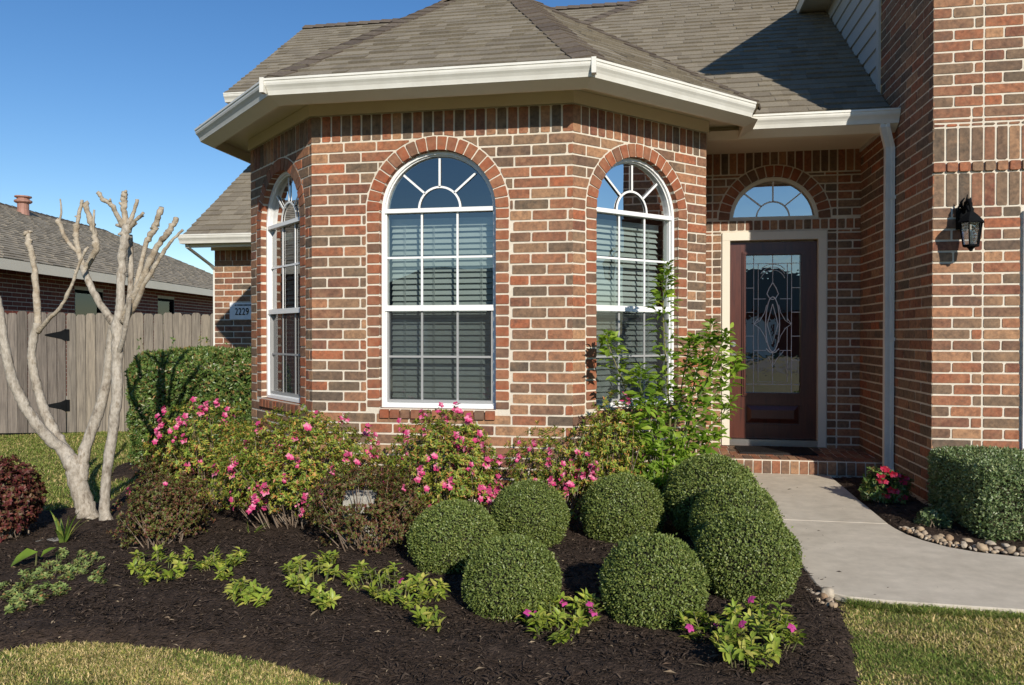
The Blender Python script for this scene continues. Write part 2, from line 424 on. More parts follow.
def npmesh(name, V, T, mat, parent=None, smooth=False):
    """triangle mesh from numpy arrays"""
    me = bpy.data.meshes.new(name)
    nv, nt = len(V), len(T)
    me.vertices.add(nv)
    me.vertices.foreach_set('co', np.asarray(V, np.float32).ravel())
    me.loops.add(nt * 3)
    me.loops.foreach_set('vertex_index', np.asarray(T, np.int32).ravel())
    me.polygons.add(nt)
    me.polygons.foreach_set('loop_start', np.arange(0, nt * 3, 3, dtype=np.int32))
    me.polygons.foreach_set('loop_total', np.full(nt, 3, np.int32))
    if smooth:
        me.polygons.foreach_set('use_smooth', np.ones(nt, bool))
    me.materials.append(mat)
    me.update(calc_edges=True)
    me.validate()
    o = bpy.data.objects.new(name, me)
    col.objects.link(o)
    if parent:
        o.parent = parent
    return o


def copy_obj(o, parent=None):
    c = o.copy()
    col.objects.link(c)
    c.parent = parent
    return c


def nrm(a):
    return a / np.maximum(1e-9, np.linalg.norm(a, axis=-1, keepdims=True))


def leaves(P, A, Nn, L, Wd, fold=0.25, droop=0.0, rich=False):
    """P base points, A axis, Nn rough normal -> (V,T)"""
    n = len(P)
    L = np.broadcast_to(np.asarray(L, float), (n,))[:, None]
    Wd = np.broadcast_to(np.asarray(Wd, float), (n,))[:, None]
    A = nrm(A)
    B = nrm(np.cross(A, Nn))
    C = nrm(np.cross(B, A))
    if not rich:
        v = np.stack([P, P + A * L * 0.45 + B * Wd * 0.5 + C * Wd * fold, P + A * L - C * L * droop, P + A * L * 0.45 - B * Wd * 0.5 + C * Wd * fold], 1)
        t = np.array([[0, 1, 2], [0, 2, 3]])
        k = 4
    else:
        m1 = P + A * L * 0.35
        m2 = P + A * L * 0.72 - C * L * droop * 0.45
        tip = P + A * L - C * L * droop
        l1 = m1 + B * Wd * 0.48 + C * Wd * fold
        r1 = m1 - B * Wd * 0.48 + C * Wd * fold
        l2 = m2 + B * Wd * 0.38 + C * Wd * fold * 0.8
        r2 = m2 - B * Wd * 0.38 + C * Wd * fold * 0.8
        v = np.stack([P, m1, m2, tip, l1, l2, r1, r2], 1)
        t = np.array([[0, 4, 1], [4, 5, 1], [1, 5, 2], [5, 3, 2], [0, 1, 6], [6, 1, 7], [1, 2, 7], [7, 2, 3]])
        k = 8
    V = v.reshape(-1, 3)
    T = (t[None] + (np.arange(n) * k)[:, None, None]).reshape(-1, 3)
    return V, T


def join(*vt):
    Vs, Ts, b = [], [], 0
    for V, T in vt:
        Vs.append(V); Ts.append(T + b); b += len(V)
    return np.concatenate(Vs), np.concatenate(Ts)


def lump(P, s, seed):
    """cheap smooth 3-D noise in -1..1"""
    r = np.random.default_rng(seed)
    out = np.zeros(len(P))
    for k in range(5):
        w = r.normal(size=3) * s * (1 + 0.5 * k)
        out += np.sin(P @ w + r.uniform(0, 6.28)) / (1 + 0.5 * k)
    return out / 2.4


# ------------------------------------------------------------------ brickwork
CO = 0.081     # course height
BL = 0.268     # brick length with joint
MO = 0.0145     # joint


class Frame:
    """a vertical plane: u to the right seen from outside, z up, n outward"""
    def __init__(self, p0, p1):
        self.p0 = Vector((p0[0], p0[1], 0)); d = Vector((p1[0], p1[1], 0)) - self.p0
        self.len = d.length
        self.u = d.normalized()
        self.n = Vector((self.u.y, -self.u.x, 0))

    def P(self, u, z, n=0.0):
        return self.p0 + self.u * u + self.n * n + Vector((0, 0, z))


def ext_poly(mb, fr, pts, depth, mi, jit=0.0012, front=0.0):
    """brick: polygon (u,z) standing on the plane, sides running back to -depth"""
    if len(pts) == 4:
        q = []
        for i in range(4):
            (x0, z0_), (x, z_), (x2, z2_) = pts[i - 1], pts[i], pts[(i + 1) % 4]
            la, lb = math.hypot(x0 - x, z0_ - z_), math.hypot(x2 - x, z2_ - z_)
            ca, cb = min(random.uniform(0.002, 0.010), la * 0.3), min(random.uniform(0.002, 0.010), lb * 0.3)
            q.append((x + (x0 - x) * ca / la, z_ + (z0_ - z_) * ca / la))
            q.append((x + (x2 - x) * cb / lb, z_ + (z2_ - z_) * cb / lb))
        pts = q
    k = len(pts)
    f = front + random.uniform(-0.0012, 0.0012)
    fp = [fr.P(u + random.uniform(-jit, jit), z + random.uniform(-jit, jit), f + random.uniform(-0.0006, 0.0006)) for u, z in pts]
    bp = [fr.P(u, z, -depth) for u, z in pts]
    b = len(mb.v)
    mb.v.extend([tuple(p) for p in fp + bp])
    mb.f.append(tuple(range(b, b + k))); mb.m.append(mi)
    for i in range(k):
        j = (i + 1) % k
        mb.f.append((b + i, b + k + i, b + k + j, b + j)); mb.m.append(mi)


def brick_wall(name, p0, p1, z0, z1, parent, openings=(), soldiers=(), joints=(), mat='brick', label=None, zbase=0.0, headers=(), top_fn=None):
    """openings: dict(u0,u1,z0,zs,arch(bool),rise,ring) ; soldiers: (za,zb) bands ; joints: u positions of straight vertical joints"""
    fr = Frame(p0, p1)
    mb = MB()
    ops = []
    for o in openings:
        o = dict(o)
        o['c'] = (o['u0'] + o['u1']) / 2
        o['r'] = (o['u1'] - o['u0']) / 2
        o['k'] = o.get('rise', o['r']) / o['r'] if o.get('arch') else 0
        ops.append(o)

    def arc_top(o, u, extra):
        r = o['r'] + extra
        if abs(u - o['c']) >= r:
            return None
        rr = math.sqrt(r * r - (u - o['c']) ** 2)
        if not o.get('arch'):
            return o['zs'] + extra
        kr = (o.get('rise', o['r']) + extra) / r
        return o['zs'] + rr * kr

    # mortar sheet in columns
    us = {0.0, fr.len}
    for o in ops:
        n = 28 if o.get('arch') else 1
        for i in range(n + 1):
            us.add(o['u0'] + (o['u1'] - o['u0']) * (0.5 - 0.5 * math.cos(math.pi * i / n)))
    us = sorted(us)
    dm = -0.0045
    for a, b in zip(us[:-1], us[1:]):
        if b - a < 1e-6:
            continue
        mid = (a + b) / 2
        hit = [o for o in ops if o['u0'] < mid < o['u1']]
        if not hit:
            mb.poly([fr.P(a, z0, dm), fr.P(b, z0, dm), fr.P(b, z1, dm), fr.P(a, z1, dm)], 0)
            continue
        hit.sort(key=lambda o: o['z0'])
        la = lb = z0
        for o in hit:
            if o['z0'] > z0 + 1e-4:
                mb.poly([fr.P(a, la, dm), fr.P(b, lb, dm), fr.P(b, o['z0'], dm), fr.P(a, o['z0'], dm)], 0)
            ta = arc_top(o, a, 0); tb = arc_top(o, b, 0)
            la = ta if ta is not None else o['zs']
            lb = tb if tb is not None else o['zs']
        mb.poly([fr.P(a, la, dm), fr.P(b, lb, dm), fr.P(b, z1, dm), fr.P(a, z1, dm)], 0)

    # vertical bands: list of (za, zb, kind)
    bands = []
    z = zbase
    while z < z1:
        bands.append([z, z + CO, 'run'])
        z += CO
    for sa, sb, *rest in soldiers:
        kind = rest[0] if rest else 'sol'
        nb = []
        for b in bands:
            if b[1] <= sa + 0.02 or b[0] >= sb - 0.02:
                nb.append(b)
            else:
                if b[0] < sa - 0.02: nb.append([b[0], sa, b[2]])
                if b[1] > sb + 0.02: nb.append([sb, b[1], b[2]])
        nb.append([sa, sb, kind])
        bands = sorted(nb)
    jl = sorted([0.0, *joints, fr.len])
    for bi, (za, zb, kind) in enumerate(bands):
        if zb <= z0 + 0.01 or za >= z1 - 0.01:
            continue
        za2, zb2 = max(za, z0) + MO / 2, min(zb, z1) - MO / 2
        if zb2 - za2 < 0.012:
            continue
        for ja, jb in zip(jl[:-1], jl[1:]):
            # brick intervals in this segment
            iv = []
            if kind == 'run':
                row = int(round(za / CO))
                step = BL
                off = (0.0 if row % 2 else 0.5) * BL + random.uniform(-0.012, 0.012)
                if (jb - ja) < BL * 0.75:
                    iv = [(ja, jb)]
                else:
                    x = ja - off
                    while x < jb:
                        a, b = max(x, ja), min(x + step, jb)
                        if b - a > 0.035:
                            iv.append([a, b])
                        elif iv:
                            iv[-1][1] = b if b >= jb - 1e-6 else iv[-1][1]
                        else:
                            pass
                        x += step
                    if iv and iv[0][0] > ja:
                        iv[0][0] = ja
            else:
                n = max(1, round((jb - ja) / CO))
                iv = [(ja + (jb - ja) * i / n, ja + (jb - ja) * (i + 1) / n) for i in range(n)]
            for a, b in iv:
                a2 = a + (MO / 2 if a > 1e-6 else 0.0)
                b2 = b - (MO / 2 if b < fr.len - 1e-6 else 0.0)
                pieces = [(a2, b2)]
                polys = []
                for o in ops:
                    ring = o.get('ring', 0.0)
                    rr = o['r'] + ring + MO * 0.8
                    lo, hi = o['c'] - rr, o['c'] + rr
                    ztop = o['zs'] + ((o.get('rise', o['r']) if o.get('arch') else 0) + ring)
                    if zb2 <= o['z0'] - 0.0 or za2 >= ztop + MO:
                        continue
                    if o.get('arch') and za2 >= o['zs'] - 0.001:
                        npc = []
                        for (x0, x1) in pieces:
                            if x1 <= lo or x0 >= hi:
                                npc.append((x0, x1)); continue
                            # region above the arc
                            kr = (o.get('rise', o['r']) + ring + MO * 0.8) / rr
                            n = max(2, int((x1 - x0) / 0.012))
                            seg = []
                            def flush():
                                if len(seg) >= 2 and seg[-1][0] - seg[0][0] > 0.012:
                                    mx = max(zb2 - s[1] for s in seg)
                                    if mx > 0.012:
                                        polys.append([(s[0], s[1]) for s in seg] + [(seg[-1][0], zb2), (seg[0][0], zb2)])
                                seg.clear()
                            for i in range(n + 1):
                                x = x0 + (x1 - x0) * i / n
                                if abs(x - o['c']) < rr:
                                    zz = max(za2, o['zs'] + math.sqrt(rr * rr - (x - o['c']) ** 2) * kr)
                                else:
                                    zz = za2
                                if zz >= zb2 - 0.002:
                                    flush()
                                else:
                                    # merge collinear flats
                                    if len(seg) >= 2 and abs(seg[-1][1] - zz) < 1e-6 and abs(seg[-2][1] - zz) < 1e-6:
                                        seg[-1] = (x, zz)
                                    else:
                                        seg.append((x, zz))
                            flush()
                        pieces = npc
                    else:
                        npc = []
                        for (x0, x1) in pieces:
                            if x1 <= lo or x0 >= hi:
                                npc.append((x0, x1)); continue
                            if x0 < lo - 0.012: npc.append((x0, lo))
                            if x1 > hi + 0.012: npc.append((hi, x1))
                        pieces = npc
                fo = 0.018 if kind == 'proud' else 0.0
                for (x0, x1) in pieces:
                    ext_poly(mb, fr, [(x0, za2), (x1, za2), (x1, zb2), (x0, zb2)], 0.009, 1, front=fo)
                for pl in polys:
                    ext_poly(mb, fr, pl, 0.009, 1, front=fo)

    # arch rings, jamb headers and sills
    for o in ops:
        ring = o.get('ring', 0.0)
        if ring <= 0:
            continue
        dep = o.get('dep', 0.1)
        r = o['r']
        if o.get('arch'):
            rise = o.get('rise', r)
            # arc length walk on the ellipse
            N_ = 400
            pts = [(o['c'] - r * math.cos(math.pi * i / N_), o['zs'] + rise * math.sin(math.pi * i / N_)) for i in range(N_ + 1)]
            s = [0]
            for i in range(N_):
                s.append(s[-1] + math.hypot(pts[i + 1][0] - pts[i][0], pts[i + 1][1] - pts[i][1]))
            nb = max(5, round(s[-1] / 0.074))
            def at(si):
                i = min(N_ - 1, max(0, int(np.searchsorted(s, si) - 1)))
                t = (si - s[i]) / max(1e-9, s[i + 1] - s[i])
                a = math.pi * (i + t) / N_
                pin = (o['c'] - r * math.cos(a), o['zs'] + rise * math.sin(a))
                nx, nz = -math.cos(a) / r, math.sin(a) / rise
                q = math.hypot(nx, nz)
                return pin, (pin[0] + nx / q * ring, pin[1] + nz / q * ring)
            for i in range(nb):
                sa, sb = s[-1] * i / nb + 0.005, s[-1] * (i + 1) / nb - 0.005
                (ia, oa), (ib, ob) = at(sa), at(sb)
                ext_poly(mb, fr, [ia, ib, ob, oa][::-1], dep, 2, front=0.003)
            # mortar behind the ring joints
            for i in range(24):
                (ia, oa), (ib, ob) = at(s[-1] * i / 24), at(s[-1] * (i + 1) / 24)
                ia2 = (ia[0], ia[1] + 0.004)
                ib2 = (ib[0], ib[1] + 0.004)
                mb.poly([fr.P(*oa, -0.004), fr.P(*ia2, -0.004), fr.P(*ib2, -0.004), fr.P(*ob, -0.004)], 0)
                mb.poly([fr.P(*ia2, -0.004), fr.P(*ia2, -dep), fr.P(*ib2, -dep), fr.P(*ib2, -0.004)], 0)
        else:
            n = max(3, round((o['u1'] - o['u0'] + 2 * ring) / CO)) if o.get('head') else 0
        if o.get('jamb', True):
            z = o['zs'] - CO * math.ceil((o['zs'] - o['z0']) / CO)
            while z < o['zs'] - 0.001:
                a, b = max(z, o['z0'] - (0.0)), min(z + CO, o['zs'])
                if b - a > 0.03 and b > o['z0']:
                    for (x0, x1) in ((o['u0'] - ring, o['u0']), (o['u1'], o['u1'] + ring)):
                        ext_poly(mb, fr, [(x0 + 0.001, a + MO / 2), (x1, a + MO / 2), (x1, b - MO / 2), (x0 + 0.001, b - MO / 2)], dep, 2, front=0.0015)
                z += CO
            for x in (o['u0'] - 0.004, o['u1'] + 0.004):
                mb.poly([fr.P(x, o['z0'], -0.004), fr.P(x, o['z0'], -dep), fr.P(x, o['zs'], -dep), fr.P(x, o['zs'], -0.004)], 0)
                sgn = -1 if x < o['c'] else 1
                mb.poly([fr.P(x, o['z0'], -0.005), fr.P(x + sgn * (ring + 0.006), o['z0'], -0.005), fr.P(x + sgn * (ring + 0.006), o['zs'], -0.005), fr.P(x, o['zs'], -0.005)], 0)
        if o.get('sill'):
            n = round((o['u1'] - o['u0']) / CO)
            for i in range(n):
                xa = o['u0'] + (o['u1'] - o['u0']) * i / n + 0.006
                xb = o['u0'] + (o['u1'] - o['u0']) * (i + 1) / n - 0.006
                p = [fr.P(xa, o['z0'] - 0.075, 0.02), fr.P(xb, o['z0'] - 0.075, 0.02), fr.P(xb, o['z0'] - 0.012, 0.02), fr.P(xa, o['z0'] - 0.012, 0.02),
                     fr.P(xa, o['z0'] - 0.075, -0.01), fr.P(xb, o['z0'] - 0.075, -0.01), fr.P(xb, o['z0'] + 0.004, -dep), fr.P(xa, o['z0'] + 0.004, -dep)]
                mb.faces(p, [(0, 1, 2, 3), (3, 2, 6, 7), (0, 3, 7, 4), (1, 5, 6, 2), (0, 4, 5, 1)], 2)
            mb.poly([fr.P(o['u0'], o['z0'] - 0.02, 0.012), fr.P(o['u1'], o['z0'] - 0.02, 0.012), fr.P(o['u1'], o['z0'], -dep), fr.P(o['u0'], o['z0'], -dep)], 0)
    ob = mb.build(name, [M['mortar'], M[mat], M['brick_red'] if mat == 'brick' else M[mat]], parent)
    if label:
        ob['label'] = label
    return fr, ob


# ------------------------------------------------------------------ shingled roofs
def clip_poly(poly, a, b, c):
    """keep a*x+b*y<=c"""
    out = []
    for i in range(len(poly)):
        p, q = poly[i], poly[(i + 1) % len(poly)]
        dp, dq = a * p[0] + b * p[1] - c, a * q[0] + b * q[1] - c
        if dp <= 0: out.append(p)
        if (dp < 0 < dq) or (dq < 0 < dp):
            t = dp / (dp - dq)
            out.append((p[0] + (q[0] - p[0]) * t, p[1] + (q[1] - p[1]) * t))
    return out


def shingles(mb, poly, exp=0.135, mi=0, wmin=0.10, wmax=0.21):
    """poly: convex 3-D polygon, counter-clockwise from outside"""
    P = [Vector(p) for p in poly]
    n = Vector((0, 0, 0))
    for i in range(len(P)):
        a, b = P[i], P[(i + 1) % len(P)]
        n += Vector(((a.y - b.y) * (a.z + b.z), (a.z - b.z) * (a.x + b.x), (a.x - b.x) * (a.y + b.y)))
    n.normalize()
    if n.z < 0:
        n = -n; P = P[::-1]
    u = Vector((0, 0, 1)).cross(n).normalized()
    v = n.cross(u)
    o = P[0]
    q = [((p - o).dot(u), (p - o).dot(v)) for p in P]
    area = sum(q[i][0] * q[(i + 1) % len(q)][1] - q[(i + 1) % len(q)][0] * q[i][1] for i in range(len(q)))
    if area < 0: q = q[::-1]
    hp = []
    for i in range(len(q)):
        (x0, y0), (x1, y1) = q[i], q[(i + 1) % len(q)]
        hp.append((y1 - y0, -(x1 - x0), (y1 - y0) * x0 - (x1 - x0) * y0))
    mb.poly([o + u * a + v * b - n * 0.001 for a, b in q], mi)
    amin, amax = min(p[0] for p in q), max(p[0] for p in q)
    bmin, bmax = min(p[1] for p in q), max(p[1] for p in q)
    b0 = bmin
    while b0 < bmax:
        b1 = b0 + exp
        a0 = amin - random.uniform(0, wmax)
        while a0 < amax:
            w = random.uniform(wmin, wmax)
            th = random.choice((0.008, 0.013, 0.019))
            pl = [(a0, b0), (a0 + w, b0), (a0 + w, b1), (a0, b1)]
            for h in hp:
                pl = clip_poly(pl, *h)
                if len(pl) < 3: break
            if len(pl) >= 3:
                def lift(p):
                    t = (p[1] - b0) / exp
                    return o + u * p[0] + v * p[1] + n * (0.002 + th * (1 - t))
                top = [lift(p) for p in pl]
                b = len(mb.v)
                mb.v.extend([tuple(t) for t in top])
                mb.f.append(tuple(range(b, b + len(pl)))); mb.m.append(mi)
                for i in range(len(pl)):
                    j = (i + 1) % len(pl)
                    if True:
                        c = len(mb.v)
                        mb.v.extend([tuple(o + u * pl[i][0] + v * pl[i][1]), tuple(o + u * pl[j][0] + v * pl[j][1])])
                        mb.f.append((b + i, c, c + 1, b + j)); mb.m.append(mi)
            a0 += w
        b0 = b1


def hipcaps(p, q, na, nb, half=0.14, step=0.15):
    """bent cap shingles along a hip from p (low) to q (high); na, nb face normals"""
    mb = MB()
    p, q = Vector(p), Vector(q)
    d = (q - p).normalized()
    L = (q - p).length
    na, nb = Vector(na).normalized(), Vector(nb).normalized()
    sa, sb = d.cross(na).normalized(), d.cross(nb).normalized()
    if sa.dot(nb) > 0: sa = -sa
    if sb.dot(na) > 0: sb = -sb
    up = (na + nb).normalized()
    x = 0.0
    while x < L:
        l = step * 1.08
        lo, hi = 0.021, 0.013
        a, b = p + d * x, p + d * min(L, x + l)
        h = half + random.uniform(-0.006, 0.006)
        A = [a + sa * h + na * lo, a + up * (lo * 1.15), a + sb * h + nb * lo]
        B = [b + sa * h + na * hi, b + up * (hi * 1.15), b + sb * h + nb * hi]
        C = [a + sa * h + na * (lo - 0.016), a + up * (lo - 0.016), a + sb * h + nb * (lo - 0.016)]
        mb.faces(A + B + C, [(0, 3, 4, 1), (1, 4, 5, 2), (6, 0, 1, 7), (7, 1, 2, 8)])
        # long edges
        D = [a + sa * h + na * 0.0, b + sa * h + na * 0.0, a + sb * h + nb * 0.0, b + sb * h + nb * 0.0]
        mb.faces([A[0], B[0], D[1], D[0], A[2], B[2], D[3], D[2]], [(0, 1, 2, 3), (4, 7, 6, 5)])
        x += step
    return mb


# ------------------------------------------------------------------ world, sun, camera
AZ = R(28.5)       # sun azimuth to the right of the house front's normal
EL = R(25.5)
sdir = Vector((math.sin(AZ) * math.cos(EL), -math.cos(AZ) * math.cos(EL), math.sin(EL)))
sun = bpy.data.lights.new('sun', 'SUN')
sun.energy = 5.0
sun.angle = R(0.53)
sun.color = (1.0, 0.93, 0.82)
so = bpy.data.objects.new('sun', sun)
so.rotation_euler = sdir.to_track_quat('Z', 'Y').to_euler()
col.objects.link(so)
w = bpy.data.worlds.new('World')
scene.world = w
w.use_nodes = True
wn = w.node_tree
wn.nodes.clear()
sky = wn.nodes.new('ShaderNodeTexSky')
sky.sky_type = 'NISHITA'
sky.sun_disc = False
sky.sun_elevation = EL
sky.sun_rotation = math.atan2(sdir.x, sdir.y)
sky.altitude = 0
sky.air_density = 1.0
sky.dust_density = 0.0
sky.ozone_density = 2.6
bg = wn.nodes.new('ShaderNodeBackground')
bg.inputs[1].default_value = 0.122
wo = wn.nodes.new('ShaderNodeOutputWorld')
hs = wn.nodes.new('ShaderNodeHueSaturation')
hs.inputs['Hue'].default_value = 0.506
hs.inputs['Saturation'].default_value = 1.25
hs.inputs['Value'].default_value = 1.0
wn.links.new(sky.outputs[0], hs.inputs['Color'])
wn.links.new(hs.outputs[0], bg.inputs[0])
wn.links.new(bg.outputs[0], wo.inputs[0])

cam = bpy.data.cameras.new('camera')
cam.sensor_width = 36.0
cam.lens = 36.0 * F / 1024.0
cam.clip_end = 1500
cam.clip_start = 0.05
co = bpy.data.objects.new('camera', cam)
co.location = (0, 0, CAMH)
pitch = math.atan((342.5 - HZ) / F)
co.rotation_euler = (R(90) - pitch, 0, PSI)
col.objects.link(co)
scene.camera = co
vs = scene.view_settings
vs.view_transform = 'Standard'
vs.look = 'None'
vs.exposure = 0.0
vs.gamma = 1.0
vs.use_curve_mapping = False
scene.render.engine = 'CYCLES'
scene.cycles.use_denoising = True
scene.cycles.max_bounces = 6
scene.cycles.transparent_max_bounces = 12
scene.cycles.caustics_reflective = False
scene.cycles.caustics_refractive = False

#@@SETTING
#@@HOUSE
#@@PLANTS
# ================================================================== SETTING
def inpoly(X, Y, poly):
    inside = np.zeros(X.shape, bool)
    n = len(poly)
    for i in range(n):
        x0, y0 = poly[i]; x1, y1 = poly[(i + 1) % n]
        c = ((y0 > Y) != (y1 > Y)) & (X < (x1 - x0) * (Y - y0) / (y1 - y0 + 1e-12) + x0)
        inside ^= c
    return inside


def polydist(X, Y, poly):
    d = np.full(X.shape, 1e9)
    n = len(poly)
    for i in range(n):
        ax, ay = poly[i]; bx, by = poly[(i + 1) % n]
        vx, vy = bx - ax, by - ay
        t = np.clip(((X - ax) * vx + (Y - ay) * vy) / (vx * vx + vy * vy + 1e-12), 0, 1)
        d = np.minimum(d, np.hypot(X - ax - t * vx, Y - ay - t * vy))
    return d


def smooth_poly(pts, k=6):
    """closed Catmull-Rom"""
    out = []
    n = len(pts)
    for i in range(n):
        p0, p1, p2, p3 = (np.array(pts[(i + j - 1) % n][:2], float) for j in range(4))
        for s in range(k):
            t = s / k
            out.append(tuple(0.5 * ((2 * p1) + (-p0 + p2) * t + (2 * p0 - 5 * p1 + 4 * p2 - p3) * t * t + (-p0 + 3 * p1 - 3 * p2 + p3) * t ** 3)))
    return out


def gp(px, py):
    p = G(px, py)
    return (p.x, p.y)


# ground sheet: fine near the house, reaching the horizon
xs = np.unique(np.concatenate([np.linspace(-400, -14, 12), np.arange(-14, 7.01, 0.25), np.linspace(7, 400, 12)]))
ys = np.unique(np.concatenate([np.linspace(-400, 1, 14), np.arange(1, 14.01, 0.25), np.linspace(14, 400, 12)]))
gx, gy = np.meshgrid(xs, ys, indexing='ij')
gzv = gzn(gx) - 0.012
V = np.stack([gx, gy, gzv], -1).reshape(-1, 3)
ii = np.arange(len(xs) * len(ys)).reshape(len(xs), len(ys))
a, b, c, d = ii[:-1, :-1].ravel(), ii[1:, :-1].ravel(), ii[1:, 1:].ravel(), ii[:-1, 1:].ravel()
T = np.concatenate([np.stack([a, b, c], 1), np.stack([a, c, d], 1)])
tag(npmesh('lawn', V, T, M['lawnsoil'], smooth=True), kind='structure')

street = MB()
street.aabox(-400, 400, -21, -13, -0.5, -0.008)
tag(street.build('street', M['asphalt']), kind='structure')

# planting beds
edge_near = [gp(-80, 657), gp(0, 649), gp(60, 643), gp(120, 643), gp(200, 650), gp(270, 662), gp(345, 686), gp(420, 725), gp(520, 760), gp(700, 770), gp(835, 740), gp(860, 685), gp(852, 640), gp(840, 606)]
bed_main = edge_near + [(0.90, 3.92), (0.86, 4.15), (0.86, 4.5), (0.86, 7.19), (0.3, 7.19), (0.42, 6.8), (-0.56, 5.72), (-2.58, 5.72), (-3.7, 6.86), (-3.72, 8.6), (-5.4, 8.6), (-5.55, 7.3), (-5.0, 6.45)] + [gp(140, 478), gp(108, 503), gp(60, 511), gp(0, 514), gp(-80, 508)]
bed_side = [(1.605, 7.19), (1.575, 5.6), (1.59, 5.3), (1.645, 5.08), (1.76, 4.90), (1.95, 4.79), (2.25, 4.745), (3.7, 4.70), (3.7, 6.1), (2.06, 6.1), (2.06, 7.19)]


def bed(name, poly, seed, step=0.035, lift=0.03):
    px = np.array(poly)
    x0, y0 = px.min(0) - step; x1, y1 = px.max(0) + step
    X, Y = np.meshgrid(np.arange(x0, x1, step), np.arange(y0, y1, step), indexing='ij')
    ins = inpoly(X, Y, poly)
    D = polydist(X, Y, poly)
    keep = ins | (D < step)
    P = np.stack([X, Y, X * 0], -1).reshape(-1, 3)
    nz = (lump(P, 9, seed) * 0.009 + lump(P, 30, seed + 1) * 0.007 + lump(P, 80, seed + 2) * 0.005).reshape(X.shape)
    Z = gzn(X) + np.where(ins, np.clip(D / 0.10, 0, 1) * (lift + nz), -0.02)
    r = np.random.default_rng(seed)
    V = np.stack([X + r.uniform(-.3, .3, X.shape) * step, Y + r.uniform(-.3, .3, X.shape) * step, Z], -1).reshape(-1, 3)
    ii = np.arange(X.size).reshape(X.shape)
    k = keep[:-1, :-1] & keep[1:, :-1] & keep[1:, 1:] & keep[:-1, 1:]
    a, b, c, d = ii[:-1, :-1][k], ii[1:, :-1][k], ii[1:, 1:][k], ii[:-1, 1:][k]
    T = np.concatenate([np.stack([a, b, c], 1), np.stack([a, c, d], 1)])
    used = np.unique(T)
    mp = np.zeros(X.size, int); mp[used] = np.arange(len(used))
    return tag(npmesh(name, V[used], mp[T], M['mulch'], smooth=True), kind='structure')


bed_main_s = bed_main
bed('mulch_bed', bed_main, 21)
bed('mulch_bed', bed_side, 22)


def scatter(poly, n, r, pad=0.0, weight=None):
    px = np.array(poly)
    out = []
    while sum(len(o) for o in out) < n:
        P = r.uniform(px.min(0), px.max(0), (n * 2, 2))
        k = inpoly(P[:, 0], P[:, 1], poly)
        if pad: k &= polydist(P[:, 0], P[:, 1], poly) > pad
        if weight is not None: k &= r.uniform(0, 1, len(P)) < weight(P[:, 0], P[:, 1])
        out.append(P[k])
    return np.concatenate(out)[:n]


def chips(poly, n, seed, weight=None):
    r = np.random.default_rng(seed)
    P2 = scatter(poly, n, r, 0.0, weight)
    D = polydist(P2[:, 0], P2[:, 1], poly)
    z = gzn(P2[:, 0]) + np.clip(D / 0.10, 0, 1) * 0.03 + r.uniform(-0.004, 0.010, n)
    P = np.column_stack([P2, z])
    th = r.uniform(0, 2 * np.pi, n)
    A = np.column_stack([np.cos(th), np.sin(th), r.normal(0, 0.3, n)])
    Nn = np.column_stack([r.normal(0, 0.35, (n, 2)), np.ones(n)])
    L = r.lognormal(-4.1, 0.55, n)
    return leaves(P, A, Nn, L, np.clip(L * r.uniform(0.15, 0.4, n), 0.0025, 0.009), fold=0.5)


near = lambda x, y: np.clip(1.6 - (np.hypot(x, y) - 2.5) / 3.0, 0.15, 1.0)
V, T = chips(bed_main, 75000, 31, near)
tag(npmesh('mulch_chips', V, T, M['chip']), 'dark shredded bark mulch covering the planting bed', 'mulch', kind='stuff')
V, T = chips(bed_side, 8000, 32)
tag(npmesh('mulch_chips', V, T, M['chip']), 'dark bark mulch between the path and the garage wall', 'mulch', kind='stuff')

r = np.random.default_rng(79)
P2 = scatter(bed_main, 420, r, 0.05, near)
n = len(P2); th = r.uniform(0, 6.28, n); L = r.lognormal(-4.0, 0.45, n)
V, T = leaves(np.column_stack([P2, gzn(P2[:, 0]) + 0.034 + r.uniform(0, .006, n)]), np.column_stack([np.cos(th), np.sin(th), r.normal(0, .25, n)]), np.column_stack([r.normal(0, .4, (n, 2)), np.ones(n)]), L, L * r.uniform(0.15, 0.5, n), fold=0.4)
tag(npmesh('leaf_litter', V, T, M['litter']), 'dry straw coloured leaf bits lying on the dark mulch', 'leaf litter', kind='stuff')

# concrete path, two slabs with an open joint
def slab(name, poly, z0, z1, mat, rnd=0.006):
    mb = MB()
    n = len(poly)
    ar = sum(poly[i][0] * poly[(i + 1) % n][1] - poly[(i + 1) % n][0] * poly[i][1] for i in range(n))
    if ar < 0: poly = poly[::-1]
    c = np.array(poly)
    # inner ring for the rounded edge
    inn = []
    for i in range(n):
        p0, p1, p2 = np.array(poly[i - 1]), np.array(poly[i]), np.array(poly[(i + 1) % n])
        d0 = (p1 - p0) / np.linalg.norm(p1 - p0); d1 = (p2 - p1) / np.linalg.norm(p2 - p1)
        n0 = np.array([-d0[1], d0[0]]); n1 = np.array([-d1[1], d1[0]])
        bs = n0 + n1; bs /= np.linalg.norm(bs); bs /= max(0.3, bs @ n0)
        inn.append(p1 + bs * rnd)
    mb.poly([(p[0], p[1], z1) for p in inn])
    for i in range(n):
        j = (i + 1) % n
        mb.poly([(*inn[i], z1), (*poly[i], z1 - rnd * 0.7), (*poly[j], z1 - rnd * 0.7), (*inn[j], z1)])
        mb.poly([(*poly[i], z1 - rnd * 0.7), (*poly[i], z0), (*poly[j], z0), (*poly[j], z1 - rnd * 0.7)])
    return mb.build(name, mat)


